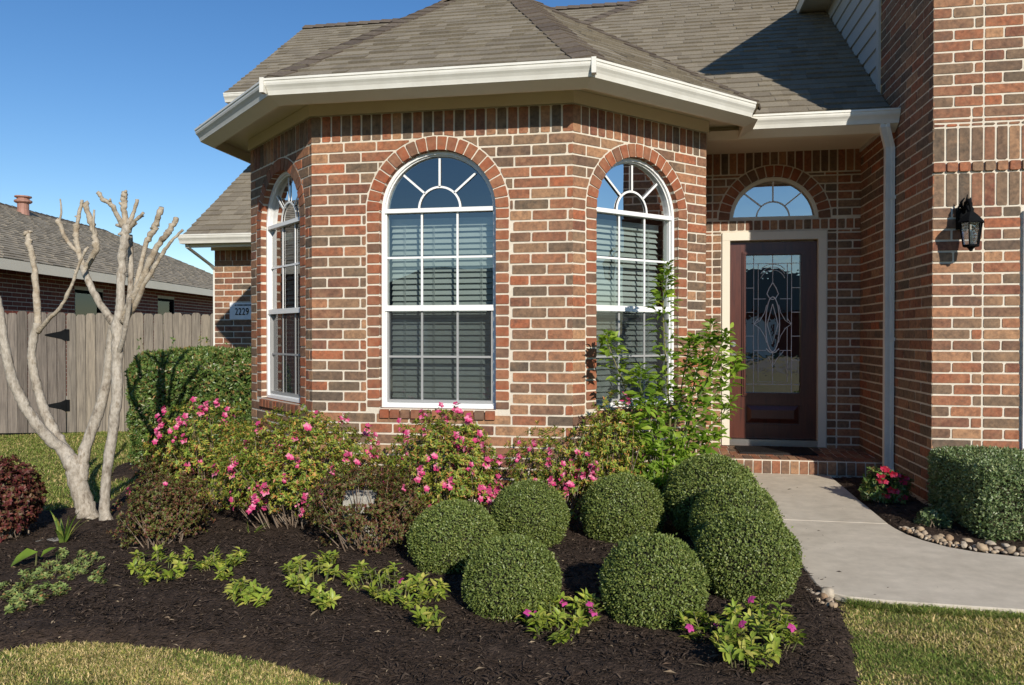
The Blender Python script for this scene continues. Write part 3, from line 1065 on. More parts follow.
tag(slab('path', [(0.83, 5.434), (1.575, 5.434), (1.585, 6.2), (1.60, 7.215), (0.83, 7.215)], -0.12, 0.0, M['concrete']), kind='structure')
curve = [(1.575, 5.428), (1.585, 5.3), (1.61, 5.16), (1.66, 5.03), (1.75, 4.90), (1.87, 4.815), (2.05, 4.76), (2.3, 4.735), (4.2, 4.70), (4.2, 3.79), (2.6, 3.81), (1.7, 3.835), (1.15, 3.855), (0.95, 3.88), (0.87, 3.94), (0.835, 4.05), (0.83, 4.3)]
tag(slab('path', curve + [(0.83, 5.428)], -0.12, 0.0, M['concrete']), kind='structure')

# bits of bark kicked onto the path
r = np.random.default_rng(77)
P2 = scatter([(0.84, 3.9), (1.5, 3.9), (1.55, 5.4), (1.55, 7.1), (0.84, 7.1)], 70, r, 0.0, lambda x, y: np.exp(-(x - 0.84) / 0.10) + 0.05)
n = len(P2); th = r.uniform(0, 6.28, n)
L = r.lognormal(-4.4, 0.4, n)
V, T = leaves(np.column_stack([P2, np.full(n, 0.002)]), np.column_stack([np.cos(th), np.sin(th), r.uniform(0, .1, n)]), np.column_stack([r.normal(0, .2, (n, 2)), np.ones(n)]), L, L * 0.35, fold=0.3)
tag(npmesh('mulch_chips', V, T, M['chip']), 'loose bits of bark strewn on the concrete path', 'mulch', kind='stuff')

# grass
def grass(name, poly, n, seed, mat, label, h=(0.012, 0.030), w=0.0034, weight=None, lean=0.9):
    r = np.random.default_rng(seed)
    P2 = scatter(poly, n, r, 0.0, weight)
    P = np.column_stack([P2, gzn(P2[:, 0]) - 0.012])
    th = r.uniform(0, 2 * np.pi, n)
    le = r.uniform(0.2, lean, n) * 1.6
    A = nrm(np.column_stack([np.cos(th) * le, np.sin(th) * le, np.ones(n)]))
    B = nrm(np.column_stack([-np.sin(th + r.normal(0, 0.5, n)), np.cos(th), np.zeros(n)]))
    cl = 0.75 + 0.35 * lump(P, 3.0, seed + 3)
    L = (r.uniform(*h, n) * cl)[:, None]
    Wd = (w * r.uniform(0.6, 1.3, n))[:, None]
    bend = np.column_stack([np.cos(th), np.sin(th), -0.5 * np.ones(n)]) * L * r.uniform(0.1, 0.5, (n, 1))
    m = P + A * L * 0.55
    t = P + A * L + bend
    v = np.stack([P - B * Wd * 0.5, P + B * Wd * 0.5, m + B * Wd * 0.45, m - B * Wd * 0.45, t], 1).reshape(-1, 3)
    tt = np.array([[0, 1, 2], [0, 2, 3], [3, 2, 4]])
    T = (tt[None] + (np.arange(n) * 5)[:, None, None]).reshape(-1, 3)
    return tag(npmesh(name, v, T, mat), label, 'grass', kind='stuff')


def patch(sgn, seed):
    return lambda x, y: np.clip(0.5 + sgn * 0.75 * (lump(np.column_stack([x, y, x * 0]), 3.2, seed) + 0.5 * lump(np.column_stack([x, y, x * 0]), 9.0, seed + 1)), 0.06, 1.0)


lawn_front = [gp(-240, 690)] + edge_near[:9] + [gp(560, 900), gp(0, 1100), gp(-400, 900)]
grass('grass', lawn_front, 80000, 41, M['grass'], 'short straw-coloured grass in front of the planting bed', weight=patch(1, 5))
grass('grass', lawn_front, 48000, 47, M['grassgreen'], 'green shoots in the straw coloured lawn by the bed', weight=patch(-1, 5))
lawn_right = [edge_near[13], edge_near[12], edge_near[11], edge_near[10], gp(830, 900), (2.4, 2.2), (3.4, 2.6), (3.4, 3.785), (2.6, 3.80), (1.7, 3.825), (1.15, 3.845), (0.97, 3.865)]
grass('grass', lawn_right, 52000, 42, M['grass'], 'patchy green and straw grass along the concrete path', weight=patch(1, 8))
grass('grass', lawn_right, 68000, 45, M['grassgreen'], 'greener tufts of grass along the concrete path', weight=patch(-1, 8))
edge_r = [(0.93, 3.80), (1.15, 3.77), (1.7, 3.755), (2.6, 3.73), (3.4, 3.71), (3.4, 3.80), (2.6, 3.818), (1.7, 3.842), (1.15, 3.862), (0.95, 3.885)]
grass('grass', edge_r, 9000, 46, M['grassgreen'], 'longer grass leaning over the edge of the concrete path', h=(0.03, 0.06))
lawn_back = [gp(-80, 506), gp(0, 512), gp(60, 509), gp(108, 501), gp(140, 476), (-5.02, 6.5), (-5.6, 7.3), (-5.5, 8.7), (-5.9, 9.6), (-6.45, 10.6), (-9.4, 9.8), (-12, 9.0), (-10, 5.5)]
grass('grass', lawn_back, 70000, 43, M['grassgreen'], 'green lawn between the bare tree and the fence', h=(0.03, 0.07), w=0.007)
grass('grass', lawn_back, 30000, 44, M['grass'], 'dry straw blades in the lawn by the fence', h=(0.03, 0.06), w=0.006)

lawn_left = [(-8.5, 5.6), (-8.5, 1.0), gp(-400, 900), gp(-240, 690), gp(-80, 657), gp(-80, 508), (-10, 5.5)]
grass('grass', lawn_left, 45000, 48, M['grass'], 'short straw-coloured grass left of the planting bed', w=0.0045)
grass('grass', lawn_left, 30000, 49, M['grassgreen'], 'green shoots in the lawn left of the planting bed', w=0.0045)
# ================================================================== THE HOUSE
house = empty('brick_house', (0, 0, 0), 0, 'red brick house with an octagonal bay, white gutters and brown shingle roof', 'house')

A_, B_, C_ = (-2.605, 5.69), (-0.545, 5.69), (0.49, 6.725)
E_, E2_ = (-3.635, 6.625), (-3.635, 9.6)
D_ = (0.49, 8.06)
Z0W = -0.16
SOL = [(2.754, 2.966)]
WIN = dict(z0=0.684, zs=2.208, arch=True, ring=0.1, dep=0.11, sill=True)
fr_front, _ = brick_wall('wall', A_, B_, Z0W, 2.966, house, [dict(WIN, u0=0.558, u1=1.477)], SOL)
fr_right, _ = brick_wall('wall', B_, C_, Z0W, 2.966, house, [dict(WIN, u0=0.232, u1=1.128)], SOL)
LL = math.hypot(E_[0] - A_[0], E_[1] - A_[1])
fr_left, _ = brick_wall('wall', E_, A_, Z0W, 2.966, house, [dict(WIN, u0=LL - 1.135, u1=LL - 0.235)], SOL)
brick_wall('wall', E2_, E_, Z0W, 2.966, house, [], SOL)
brick_wall('wall', C_, D_, Z0W, 2.966, house, [], SOL)
fr_door, _ = brick_wall('wall', D_, (2.085, 8.06), 0.0, 3.12, house,
                        [dict(u0=0.256, u1=1.259, z0=0.0, zs=2.286, arch=False, ring=0),
                         dict(u0=0.326, u1=1.192, z0=2.41, zs=2.41, arch=True, ring=0.108, dep=0.09, jamb=False)], [(2.301, 2.409), (2.87, 3.12)], joints=[0.16, 1.36])
brick_wall('wall', (2.065, 8.09), (2.065, 6.11), Z0W, 3.078, house, [], [])
brick_wall('wall', (2.065, 7.40), (2.065, 6.11), 3.078, 5.06, house, [], [], zbase=3.078)
fr_gar, _ = brick_wall('wall', (2.065, 6.11), (5.6, 6.11), Z0W, 5.06, house, [dict(u0=0.60, u1=3.04, z0=Z0W, zs=2.145, arch=False, ring=0)],
                       [(2.186, 2.437), (2.437, 2.518, 'proud'), (2.518, 2.77), (2.77, 2.80)], joints=[0.342])
brick_wall('wall', (-5.82, 9.63), (-3.75, 9.63), -0.3, 2.50, house, [], [(2.256, 2.5)])
brick_wall('wall', (-5.82, 13.5), (-5.82, 9.63), -0.3, 2.50, house, [], [(2.256, 2.5)])

# ---- plain hidden shells: rooms behind the glass, upper walls
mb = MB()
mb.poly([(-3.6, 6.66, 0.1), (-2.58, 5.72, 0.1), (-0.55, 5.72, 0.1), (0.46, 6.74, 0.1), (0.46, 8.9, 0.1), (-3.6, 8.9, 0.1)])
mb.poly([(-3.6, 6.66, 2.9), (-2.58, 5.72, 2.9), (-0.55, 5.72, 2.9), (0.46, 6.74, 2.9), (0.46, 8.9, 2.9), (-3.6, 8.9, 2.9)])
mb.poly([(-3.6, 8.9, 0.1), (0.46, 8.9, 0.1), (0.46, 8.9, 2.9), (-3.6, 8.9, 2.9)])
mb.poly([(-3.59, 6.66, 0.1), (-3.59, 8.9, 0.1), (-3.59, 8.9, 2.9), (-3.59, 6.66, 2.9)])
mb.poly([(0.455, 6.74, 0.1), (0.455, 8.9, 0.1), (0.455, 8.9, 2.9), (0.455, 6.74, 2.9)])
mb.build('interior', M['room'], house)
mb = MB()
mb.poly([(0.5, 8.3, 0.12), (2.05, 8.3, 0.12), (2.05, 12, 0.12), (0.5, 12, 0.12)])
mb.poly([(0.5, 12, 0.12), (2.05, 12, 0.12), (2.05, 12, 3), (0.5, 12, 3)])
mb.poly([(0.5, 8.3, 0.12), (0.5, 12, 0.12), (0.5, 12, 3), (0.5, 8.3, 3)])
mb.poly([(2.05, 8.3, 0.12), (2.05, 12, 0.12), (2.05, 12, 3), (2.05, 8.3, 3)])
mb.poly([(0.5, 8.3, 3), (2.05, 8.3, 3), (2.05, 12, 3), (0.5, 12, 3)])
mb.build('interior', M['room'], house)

# ---- lap siding above the porch roof
mb = MB()
z = 3.05
while z < 5.08:
    z1 = min(5.08, z + 0.165)
    mb.faces([(2.05, 7.40, z), (2.05, 13, z), (2.067, 13, z1), (2.067, 7.40, z1), (2.068, 7.40, z), (2.068, 13, z)], [(0, 3, 2, 1), (0, 1, 5, 4)])
    z = z1
mb.build('siding', M['siding'], house)
mb = MB()
mb.aabox(2.042, 2.062, 7.398, 7.48, 3.2, 5.07)
mb.build('corner_board', M['siding'], house)

# ---- eaves
path = [E2_ + (0,), E_ + (0,), A_ + (0,), B_ + (0,), C_ + (0,), (0.49, 7.02, 0)]
mb = MB(); mb.sweep(path, [(0.0, 2.966), (0.022, 2.966), (0.022, 3.06), (0.0, 3.06)]); mb.build('frieze_board', M['tan'], house)
mb = MB(); mb.sweep(path, [(0.0, 3.062), (0.284, 3.062), (0.284, 3.072), (0.0, 3.072)]); mb.build('soffit', M['tan'], house)
mb = MB(); mb.sweep(path, [(0.285, 2.972), (0.303, 2.972), (0.398, 3.017), (0.3175, 3.0175), (0.3175, 3.12), (0.285, 3.12)]); mb.build('fascia', M['cream'], house)
K = [(0.319, 3.02), (0.400, 3.02), (0.403, 3.030), (0.410, 3.050), (0.421, 3.068), (0.434, 3.084), (0.439, 3.098), (0.440, 3.112), (0.446, 3.116), (0.446, 3.132), (0.438, 3.135), (0.430, 3.11), (0.330, 3.06), (0.326, 3.132), (0.319, 3.132)]
gpath = [E2_ + (0,), E_ + (0,), A_ + (0,), B_ + (0,), (C_[0] + 0.06, C_[1] + 0.06, 0)]
mb = MB(); mb.sweep(gpath, K)
# hangers straps at the corners and an end cap
for (q, dq) in ((A_, (-0.383, -0.924)), (B_, (0.383, -0.924))):
    c = Vector((q[0], q[1], 0)) + Vector((dq[0], dq[1], 0)) * 0.481
    mb.box((c.x - 0.016, c.y - 0.006, 3.03), (0.032, 0, 0), (0, 0.05, 0), (0, 0, 0.108))
mb.build('gutter', M['white'], house)
# porch eave
mb = MB(); mb.sweep([(0.80, 7.28, 0), (2.062, 7.28, 0)], K); mb.build('gutter', M['white'], house)
mb = MB(); mb.sweep([(0.52, 7.28, 0), (2.060, 7.28, 0)], [(0.285, 2.965), (0.303, 2.965), (0.398, 3.017), (0.3175, 3.0175), (0.3175, 3.12), (0.285, 3.12)]); mb.build('fascia', M['cream'], house)
mb = MB(); mb.aabox(0.50, 2.062, 6.995, 8.075, 3.085, 3.095); mb.aabox(0.50, 2.058, 7.0, 7.14, 2.985, 3.081); mb.build('soffit', M['tan'], house)
# wing eave
mb = MB(); mb.sweep([(-6.03, 9.55, 0), (-3.9, 9.55, 0)], [(o, u - 0.575) for o, u in K]); mb.build('gutter', M['white'], house)
mb = MB(); mb.aabox(-6.0, -3.9, 9.235, 9.26, 2.40, 2.55); mb.aabox(-6.0, -3.9, 9.26, 9.628, 2.47, 2.48); mb.aabox(-5.86, -3.9, 9.605, 9.627, 2.40, 2.47); mb.build('fascia', M['tan'], house)
mb = MB(); mb.sweep([(-5.60, 9.93, 0), (1.0, 9.93, 0)], [(o, u + 1.36) for o, u in K]); mb.build('gutter', M['white'], house)
mb = MB(); mb.aabox(-5.58, 1.0, 9.62, 9.64, 4.33, 4.48); mb.aabox(-5.58, 1.0, 9.64, 9.93, 4.37, 4.38); mb.build('fascia', M['tan'], house)
# garage eave, high over the path
mb = MB(); mb.aabox(1.76, 6.2, 5.80, 13.0, 5.05, 5.06); mb.aabox(1.74, 1.76, 5.78, 13.0, 5.03, 5.17); mb.aabox(1.74, 6.2, 5.78, 5.80, 5.03, 5.17); mb.build('soffit', M['tan'], house)

# ---- downspouts
def downspout(pts, wx=0.075, wy=0.055, ribs=True):
    mb = MB()
    P = [Vector(p) for p in pts]
    prof = []
    for sx, sy in ((-1, -1), (-.35, -1), (-.3, -.85), (.3, -.85), (.35, -1), (1, -1), (1, 1), (-1, 1)):
        prof.append((sx * wx / 2, sy * wy / 2))
    b = len(mb.v)
    for p in P:
        for x, y in prof:
            mb.v.append((p.x + x, p.y + y, p.z))
    k = len(prof)
    for i in range(len(P) - 1):
        for j in range(k):
            j2 = (j + 1) % k
            mb.f.append((b + i * k + j, b + i * k + j2, b + (i + 1) * k + j2, b + (i + 1) * k + j)); mb.m.append(0)
    for p in P[3::3]:
        pass
    return mb


mb = downspout([(1.955, 6.91, 3.03), (1.957, 6.91, 2.99), (2.018, 6.985, 2.84), (2.02, 6.99, 2.80), (2.02, 6.99, 0.13), (2.01, 6.93, 0.07), (1.99, 6.86, 0.03)])
for z in (2.4, 1.2): mb.aabox(1.978, 2.064, 6.958, 6.962, z, z + 0.03)
mb.build('downspout', M['white'], house)
mb = downspout([(-5.97, 9.24, 2.45), (-5.97, 9.25, 2.40), (-5.865, 9.62, 2.20), (-5.848, 9.70, 2.14), (-5.848, 9.70, -0.2)], 0.05, 0.05)
mb.build('downspout', M['white'], house)

# ---- roofs
PB = 0.67
# bay roof: five planes in plan; distance from each eave
def eave(P, Q, o=0.444):
    """eave line of a wall running P to Q (outside on the right): a point on it and the inward normal"""
    d = Vector((Q[0] - P[0], Q[1] - P[1])).normalized()
    n = (d.y, -d.x)
    return ((P[0] + n[0] * o, P[1] + n[1] * o), (-n[0], -n[1]))
edges = {'front': eave(A_, B_), 'right': eave(B_, C_), 'left': eave(E_, A_), 'sider': eave(C_, D_), 'sidel': eave(E2_, E_)}
def hp(e):
    (px, py), (nx, ny) = edges[e]
    return nx, ny, -(nx * px + ny * py)       # dist = nx*x+ny*y+c
mb = MB()
for e in edges:
    nx, ny, c = hp(e)
    pl = [(-9, 0), (9, 0), (9, 9.6), (-9, 9.6)]
    pl = clip_poly(pl, -nx, -ny, c - 0.035)     # dist>=0.035
    for o in edges:
        if o == e: continue
        mx, my, mc = hp(o)
        pl = clip_poly(pl, nx - mx, ny - my, mc - c)   # dist_e<=dist_o
        if len(pl) < 3: break
    if len(pl) < 3: continue
    shingles(mb, [(x, y, 3.115 + PB * (nx * x + ny * y + c)) for x, y in pl], mi=0)
bayroof = mb.build('roof', M['shingle'], house)
def fnorm(e):
    nx, ny, c = hp(e)
    return Vector((-PB * nx, -PB * ny, 1)).normalized()
def hip(p, q, e1, e2):
    hipcaps(p, q, fnorm(e1), fnorm(e2), half=0.135).build('hip_cap', M['hipcap'], bayroof)
def hipline(e1, e2, t0, t1):
    (x1, y1, c1), (x2, y2, c2) = hp(e1), hp(e2)
    dt = x1 * y2 - x2 * y1
    def at(k):
        a, b = k - c1, k - c2
        return ((a * y2 - b * y1) / dt, (x1 * b - x2 * a) / dt, 3.115 + PB * k)
    return at(t0), at(t1)
for e1, e2 in (('front', 'right'), ('front', 'left'), ('right', 'sider'), ('left', 'sidel')):
    hip(*hipline(e1, e2, 0.05, 2.38), e1, e2)

mb = MB()
shingles(mb, [(-3.57, 6.99, 3.125), (2.05, 6.99, 3.125), (2.05, 12.61, 3.125 + 0.75 * 5.62)])
mr = mb.build('roof', M['shingle'], house)
mb = MB()
mb.poly([(-3.57, 6.99, 3.12), (2.05, 12.61, 7.335), (-3.57, 18.2, 3.12)])
mb.build('roof', M['shingle'], house)
hipcaps((-3.5, 7.06, 3.18), (2.05, 12.61, 7.34), (0, -0.6, 0.8), (-0.6, 0, 0.8)).build('hip_cap', M['hipcap'], mr)
mb = MB()
shingles(mb, [(-5.6, 9.52, 4.495), (0.6, 9.52, 4.495), (0.6, 12.0, 6.355), (-5.6, 12.0, 6.355)])
ur = mb.build('roof', M['shingle'], house)
mb = MB()
mb.poly([(-5.6, 12.0, 6.36), (0.6, 12.0, 6.36), (0.6, 14.5, 4.5), (-5.6, 14.5, 4.5)])
mb.build('roof', M['shingle'], house)
mb = MB()
x = -5.6
while x < 0.5:
    mb.faces([(x, 11.86, 6.29), (x + 0.2, 11.86, 6.275), (x + 0.2, 12.0, 6.38), (x, 12.0, 6.395), (x, 12.14, 6.29), (x + 0.2, 12.14, 6.275)], [(0, 1, 2, 3), (3, 2, 5, 4)])
    x += 0.19
mb.build('ridge_cap', M['hipcap'], ur)
mb = MB()
mb.poly([(-5.3, 9.95, 2.3), (-5.3, 14, 2.3), (-5.3, 14, 4.8), (-5.3, 12, 6.3), (-5.3, 9.95, 4.75)])
mb.poly([(-5.3, 9.95, 2.3), (1, 9.95, 2.3), (1, 9.95, 4.4), (-5.3, 9.95, 4.4)])
mb.build('wall', M['siding'], house)
mb = MB()
shingles(mb, [(-6.05, 9.235, 2.55), (-3.85, 9.235, 2.55), (-3.85, 12.0, 4.62), (-6.05, 12.0, 4.62)], exp=0.14)
mb.build('roof', M['shingle'], house)
mb = MB()
mb.poly([(-6.05, 12.0, 4.62), (-3.85, 12.0, 4.62), (-3.85, 14.8, 2.52), (-6.05, 14.8, 2.52)])
mb.poly([(-5.86, 9.64, 2.5), (-5.86, 14.3, 2.5), (-5.86, 12, 4.5)])
mb.build('roof', M['shingle'], house)
mb = MB()
mb.poly([(1.73, 5.78, 5.16), (6.2, 5.78, 5.16), (4.0, 9.5, 7.2)])
mb.poly([(1.73, 5.78, 5.16), (4.0, 9.5, 7.2), (1.73, 13, 5.16)])
mb.poly([(6.2, 5.78, 5.16), (6.2, 13, 5.16), (4.0, 9.5, 7.2)])
mb.poly([(6.2, 13, 5.16), (1.73, 13, 5.16), (4.0, 9.5, 7.2)])
mb.build('roof', M['shingle'], house)

# ---- windows
def border_pts(u0, u1, z0, zs, arch, ins, n=24, rise=None):
    pts = [(u0 + ins, z0 + ins), ]
    c, r = (u0 + u1) / 2, (u1 - u0) / 2
    if arch:
        ri = (rise or r)
        for i in range(n + 1):
            a = math.pi * (1 - i / n)
            pts.append((c + (r - ins) * math.cos(a), zs + (ri - ins) * math.sin(a)))
    else:
        pts += [(u0 + ins, zs - ins), (u1 - ins, zs - ins)]
    pts.append((u1 - ins, z0 + ins))
    return pts


def frame_ring(mb, fr, po, pi, nf, nb, mi=0):
    k = len(po)
    for i in range(k):
        j = (i + 1) % k
        mb.poly([fr.P(*po[i], nf), fr.P(*po[j], nf), fr.P(*pi[j], nf), fr.P(*pi[i], nf)], mi)
        mb.poly([fr.P(*pi[i], nf), fr.P(*pi[j], nf), fr.P(*pi[j], nb), fr.P(*pi[i], nb)], mi)
        mb.poly([fr.P(*po[i], nb), fr.P(*po[j], nb), fr.P(*po[j], nf), fr.P(*po[i], nf)], mi)


def fbox(mb, fr, u0, u1, z0, z1, n0, n1, mi=0):
    mb.box(fr.P(u0, z0, n0), fr.u * (u1 - u0), fr.n * (n1 - n0), Vector((0, 0, z1 - z0)), mi)


def fbar(mb, fr, a, b, w, n0, n1, mi=0):
    a, b = Vector(a), Vector(b)
    d = (b - a).normalized(); s = Vector((-d.y, d.x)) * w / 2
    q = [a + s, a - s, b - s, b + s]
    P = [fr.P(p.x, p.y, n0) for p in q] + [fr.P(p.x, p.y, n1) for p in q]
    mb.faces(P, [(0, 1, 2, 3), (7, 6, 5, 4), (0, 4, 5, 1), (1, 5, 6, 2), (2, 6, 7, 3), (3, 7, 4, 0)], mi)


def big_window(fr, u0, u1, z0, zs):
    c, r = (u0 + u1) / 2, (u1 - u0) / 2
    mb = MB()
    nf, nb = -0.050, -0.14
    po = border_pts(u0, u1, z0, zs, True, 0.001); pi = border_pts(u0, u1, z0, zs, True, 0.026)
    frame_ring(mb, fr, po, pi, nf, nb)
    po2 = border_pts(u0, u1, z0, zs, True, 0.0265); pi2 = border_pts(u0, u1, z0, zs, True, 0.036)
    frame_ring(mb, fr, po2, pi2, nf - 0.02, nb)
    wob = mb.build('window', M['vinyl'], house)
    mb = MB()
    zm = z0 + 0.775
    zb = zs + 0.008
    fbox(mb, fr, u0 + 0.027, u1 - 0.027, zb - 0.016, zb + 0.016, -0.105, -0.054)
    mb.build('transom_bar', M['vinyl'], wob)
    mb = MB()
    fbox(mb, fr, u0 + 0.027, u1 - 0.027, zm - 0.022, zm + 0.022, -0.105, -0.056)
    fbox(mb, fr, u0 + 0.036, u0 + 0.050, z0 + 0.036, zm - 0.022, -0.105, -0.072)
    fbox(mb, fr, u1 - 0.050, u1 - 0.036, z0 + 0.036, zm - 0.022, -0.105, -0.072)
    fbox(mb, fr, u0 + 0.050, u1 - 0.050, z0 + 0.036, z0 + 0.062, -0.105, -0.072)
    mb.build('sash', M['vinyl'], wob)
    # grilles
    mb = MB()
    g0, g1, gw = -0.089, -0.082, 0.016
    t1, t2 = u0 + (u1 - u0) * 0.345, u0 + (u1 - u0) * 0.655
    for t in (t1, t2):
        fbox(mb, fr, t - gw / 2, t + gw / 2, zm + 0.022, zb - 0.016, g0, g1)
        fbox(mb, fr, t - gw / 2, t + gw / 2, z0 + 0.062, zm - 0.022, g0, g1)
    zu = (zm + zs) / 2 + 0.02
    fbox(mb, fr, u0 + 0.036, u1 - 0.036, zu - gw / 2, zu + gw / 2, g0 + 0.001, g1 + 0.001)
    zl = (zm + z0) / 2 + 0.01
    fbox(mb, fr, u0 + 0.050, u1 - 0.050, zl - gw / 2, zl + gw / 2, g0 + 0.001, g1 + 0.001)
    rs = 0.165
    n = 20
    for i in range(n):
        a0, a1 = math.pi * i / n, math.pi * (i + 1) / n
        fbar(mb, fr, (c + rs * math.cos(a0), zb + 0.016 + rs * math.sin(a0)), (c + rs * math.cos(a1), zb + 0.016 + rs * math.sin(a1)), gw, g0, g1)
    for a in (45, 90, 135):
        ca, sa = math.cos(R(a)), math.sin(R(a))
        e = r - 0.05
        fbar(mb, fr, (c + rs * ca, zb + 0.016 + rs * sa), (c + e * ca, zs + e * sa), gw, g0, g1)
    mb.build('grille', M['vinyl'], wob)
    # glass
    mb = MB()
    q = border_pts(u0, u1, zs + 0.0, zs, True, 0.04)[1:-1]
    mb.poly([fr.P(*p, -0.096) for p in q])
    mb.build('pane', M['glass'], wob)
    mb = MB()
    fbp = [(u0 + 0.04, zm), (u1 - 0.04, zm), (u1 - 0.04, zs), (u0 + 0.04, zs)]
    mb.poly([fr.P(*p, -0.094) for p in fbp])
    mb.build('pane', M['glass'], wob)
    mb = MB()
    mb.poly([fr.P(*p, -0.098) for p in [(u0 + 0.05, z0 + 0.05), (u1 - 0.05, z0 + 0.05), (u1 - 0.05, zm), (u0 + 0.05, zm)]])
    mb.build('pane', M['glass'], wob)
    mb = MB()
    mb.poly([fr.P(*p, -0.070) for p in [(u0 + 0.036, z0 + 0.036), (u1 - 0.036, z0 + 0.036), (u1 - 0.036, zm - 0.02), (u0 + 0.036, zm - 0.02)]])
    mb.build('insect_screen', M['screen'], wob)
    # blind
    mb = MB()
    z = z0 + 0.04
    an = R(52)
    ca, sa = math.cos(an) * 0.025, math.sin(an) * 0.025
    while z < zs - 0.10:
        j = random.uniform(-0.0015, 0.0015)
        p = [fr.P(u0 + 0.03, z - sa + j, -0.225 + ca), fr.P(u1 - 0.03, z - sa - j, -0.225 + ca), fr.P(u1 - 0.03, z + sa - j, -0.225 - ca), fr.P(u0 + 0.03, z + sa + j, -0.225 - ca)]
        up = Vector((0, 0, 0.003))
        mb.faces(p + [x + up for x in p], [(3, 2, 1, 0), (4, 5, 6, 7), (0, 1, 5, 4), (1, 2, 6, 5), (2, 3, 7, 6), (3, 0, 4, 7)])
        z += 0.0455
    fbox(mb, fr, u0 + 0.03, u1 - 0.03, zs - 0.095, zs - 0.035, -0.265, -0.20)
    fbox(mb, fr, u0 + 0.03, u1 - 0.03, z0 + 0.004, z0 + 0.018, -0.245, -0.205)
    for t in (0.16, 0.42, 0.84):
        u = u0 + (u1 - u0) * t
        fbox(mb, fr, u - 0.0015, u + 0.0015, z0 + 0.02, zs - 0.05, -0.201, -0.199)
        fbox(mb, fr, u - 0.012, u - 0.010, z0 + 0.02, zs - 0.05, -0.201, -0.199)
    mb.build('blind', M['blind'], wob)
    return wob


w1 = big_window(fr_front, 0.558, 1.477, 0.684, 2.208)
w1['label'] = 'arched white window in the front face of the bay'
w2 = big_window(fr_right, 0.232, 1.128, 0.684, 2.208)
w2['label'] = 'arched white window behind the tall leafy shrub'
w3 = big_window(fr_left, LL - 1.135, LL - 0.235, 0.684, 2.208)
w3['label'] = 'arched white window seen edge on at the left of the bay'

# transom over the door
u0, u1, zs = 0.326, 1.192, 2.41
c, r = (u0 + u1) / 2, (u1 - u0) / 2
mb = MB()
po = border_pts(u0, u1, zs, zs, True, 0.001)[1:-1]; pi = [(p[0], p[1]) for p in border_pts(u0, u1, zs, zs, True, 0.04)[1:-1]]
pi[0] = (pi[0][0], zs + 0.035); pi[-1] = (pi[-1][0], zs + 0.035)
frame_ring(mb, fr_door, po, pi, -0.03, -0.09)
tw = mb.build('transom_window', M['cream'], house)
tw['label'] = 'half round window over the front door'
mb = MB()
rs = 0.16
for i in range(16):
    a0, a1 = math.pi * i / 16, math.pi * (i + 1) / 16
    fbar(mb, fr_door, (c + rs * math.cos(a0), zs + 0.03 + rs * math.sin(a0)), (c + rs * math.cos(a1), zs + 0.03 + rs * math.sin(a1)), 0.014, -0.072, -0.066)
for a in (45, 90, 135):
    ca, sa = math.cos(R(a)), math.sin(R(a)); e = r - 0.04
    fbar(mb, fr_door, (c + rs * ca, zs + 0.03 + rs * sa), (c + e * ca, zs + e * sa), 0.014, -0.072, -0.066)
mb.build('grille', M['vinyl'], tw)
mb = MB(); mb.poly([fr_door.P(*p, -0.075) for p in border_pts(u0, u1, zs, zs, True, 0.03)[1:-1]]); mb.build('pane', M['glasstransom'], tw)

# ---- front door
YD = 8.06
mb = MB()
mb.aabox(0.747, 0.822, YD - 0.012, YD + 0.15, 0.132, 2.205)
mb.aabox(1.672, 1.748, YD - 0.012, YD + 0.15, 0.132, 2.205)
mb.aabox(0.747, 1.748, YD - 0.014, YD + 0.15, 2.206, 2.285)
mb.aabox(0.834, 1.660, YD + 0.10, YD + 0.14, 2.19, 2.2055)
mb.build('door_frame', M['cream'], house)
mb = MB(); mb.aabox(0.823, 1.671, YD - 0.01, YD + 0.15, 0.132, 0.195); mb.build('threshold', M['nickel'], house)
mb = MB()
Y0, Y1 = YD + 0.055, YD + 0.10
gx0, gx1, gz0, gz1 = 0.985, 1.515, 0.665, 2.06
mb.aabox(0.824, gx0, Y0, Y1, 0.20, 2.19); mb.aabox(gx1, 1.670, Y0, Y1, 0.20, 2.19)
mb.aabox(gx0, gx1, Y0, Y1, gz1, 2.19); mb.aabox(gx0, gx1, Y0, Y1, 0.545, gz0); mb.aabox(gx0, gx1, Y0, Y1, 0.20, 0.345)
mb.aabox(gx0, gx1, Y0 + 0.018, Y1, 0.345, 0.545)
# raised panel with bevels
def raised(x0, x1, z0, z1, y, b, h):
    o = [(x0, y, z0), (x1, y, z0), (x1, y, z1), (x0, y, z1)]
    i = [(x0 + b, y - h, z0 + b), (x1 - b, y - h, z0 + b), (x1 - b, y - h, z1 - b), (x0 + b, y - h, z1 - b)]
    mb.faces(o + i, [(0, 1, 5, 4), (1, 2, 6, 5), (2, 3, 7, 6), (3, 0, 4, 7), (4, 5, 6, 7)])
raised(gx0 + 0.012, gx1 - 0.012, 0.357, 0.533, Y0 + 0.017, 0.045, 0.02)
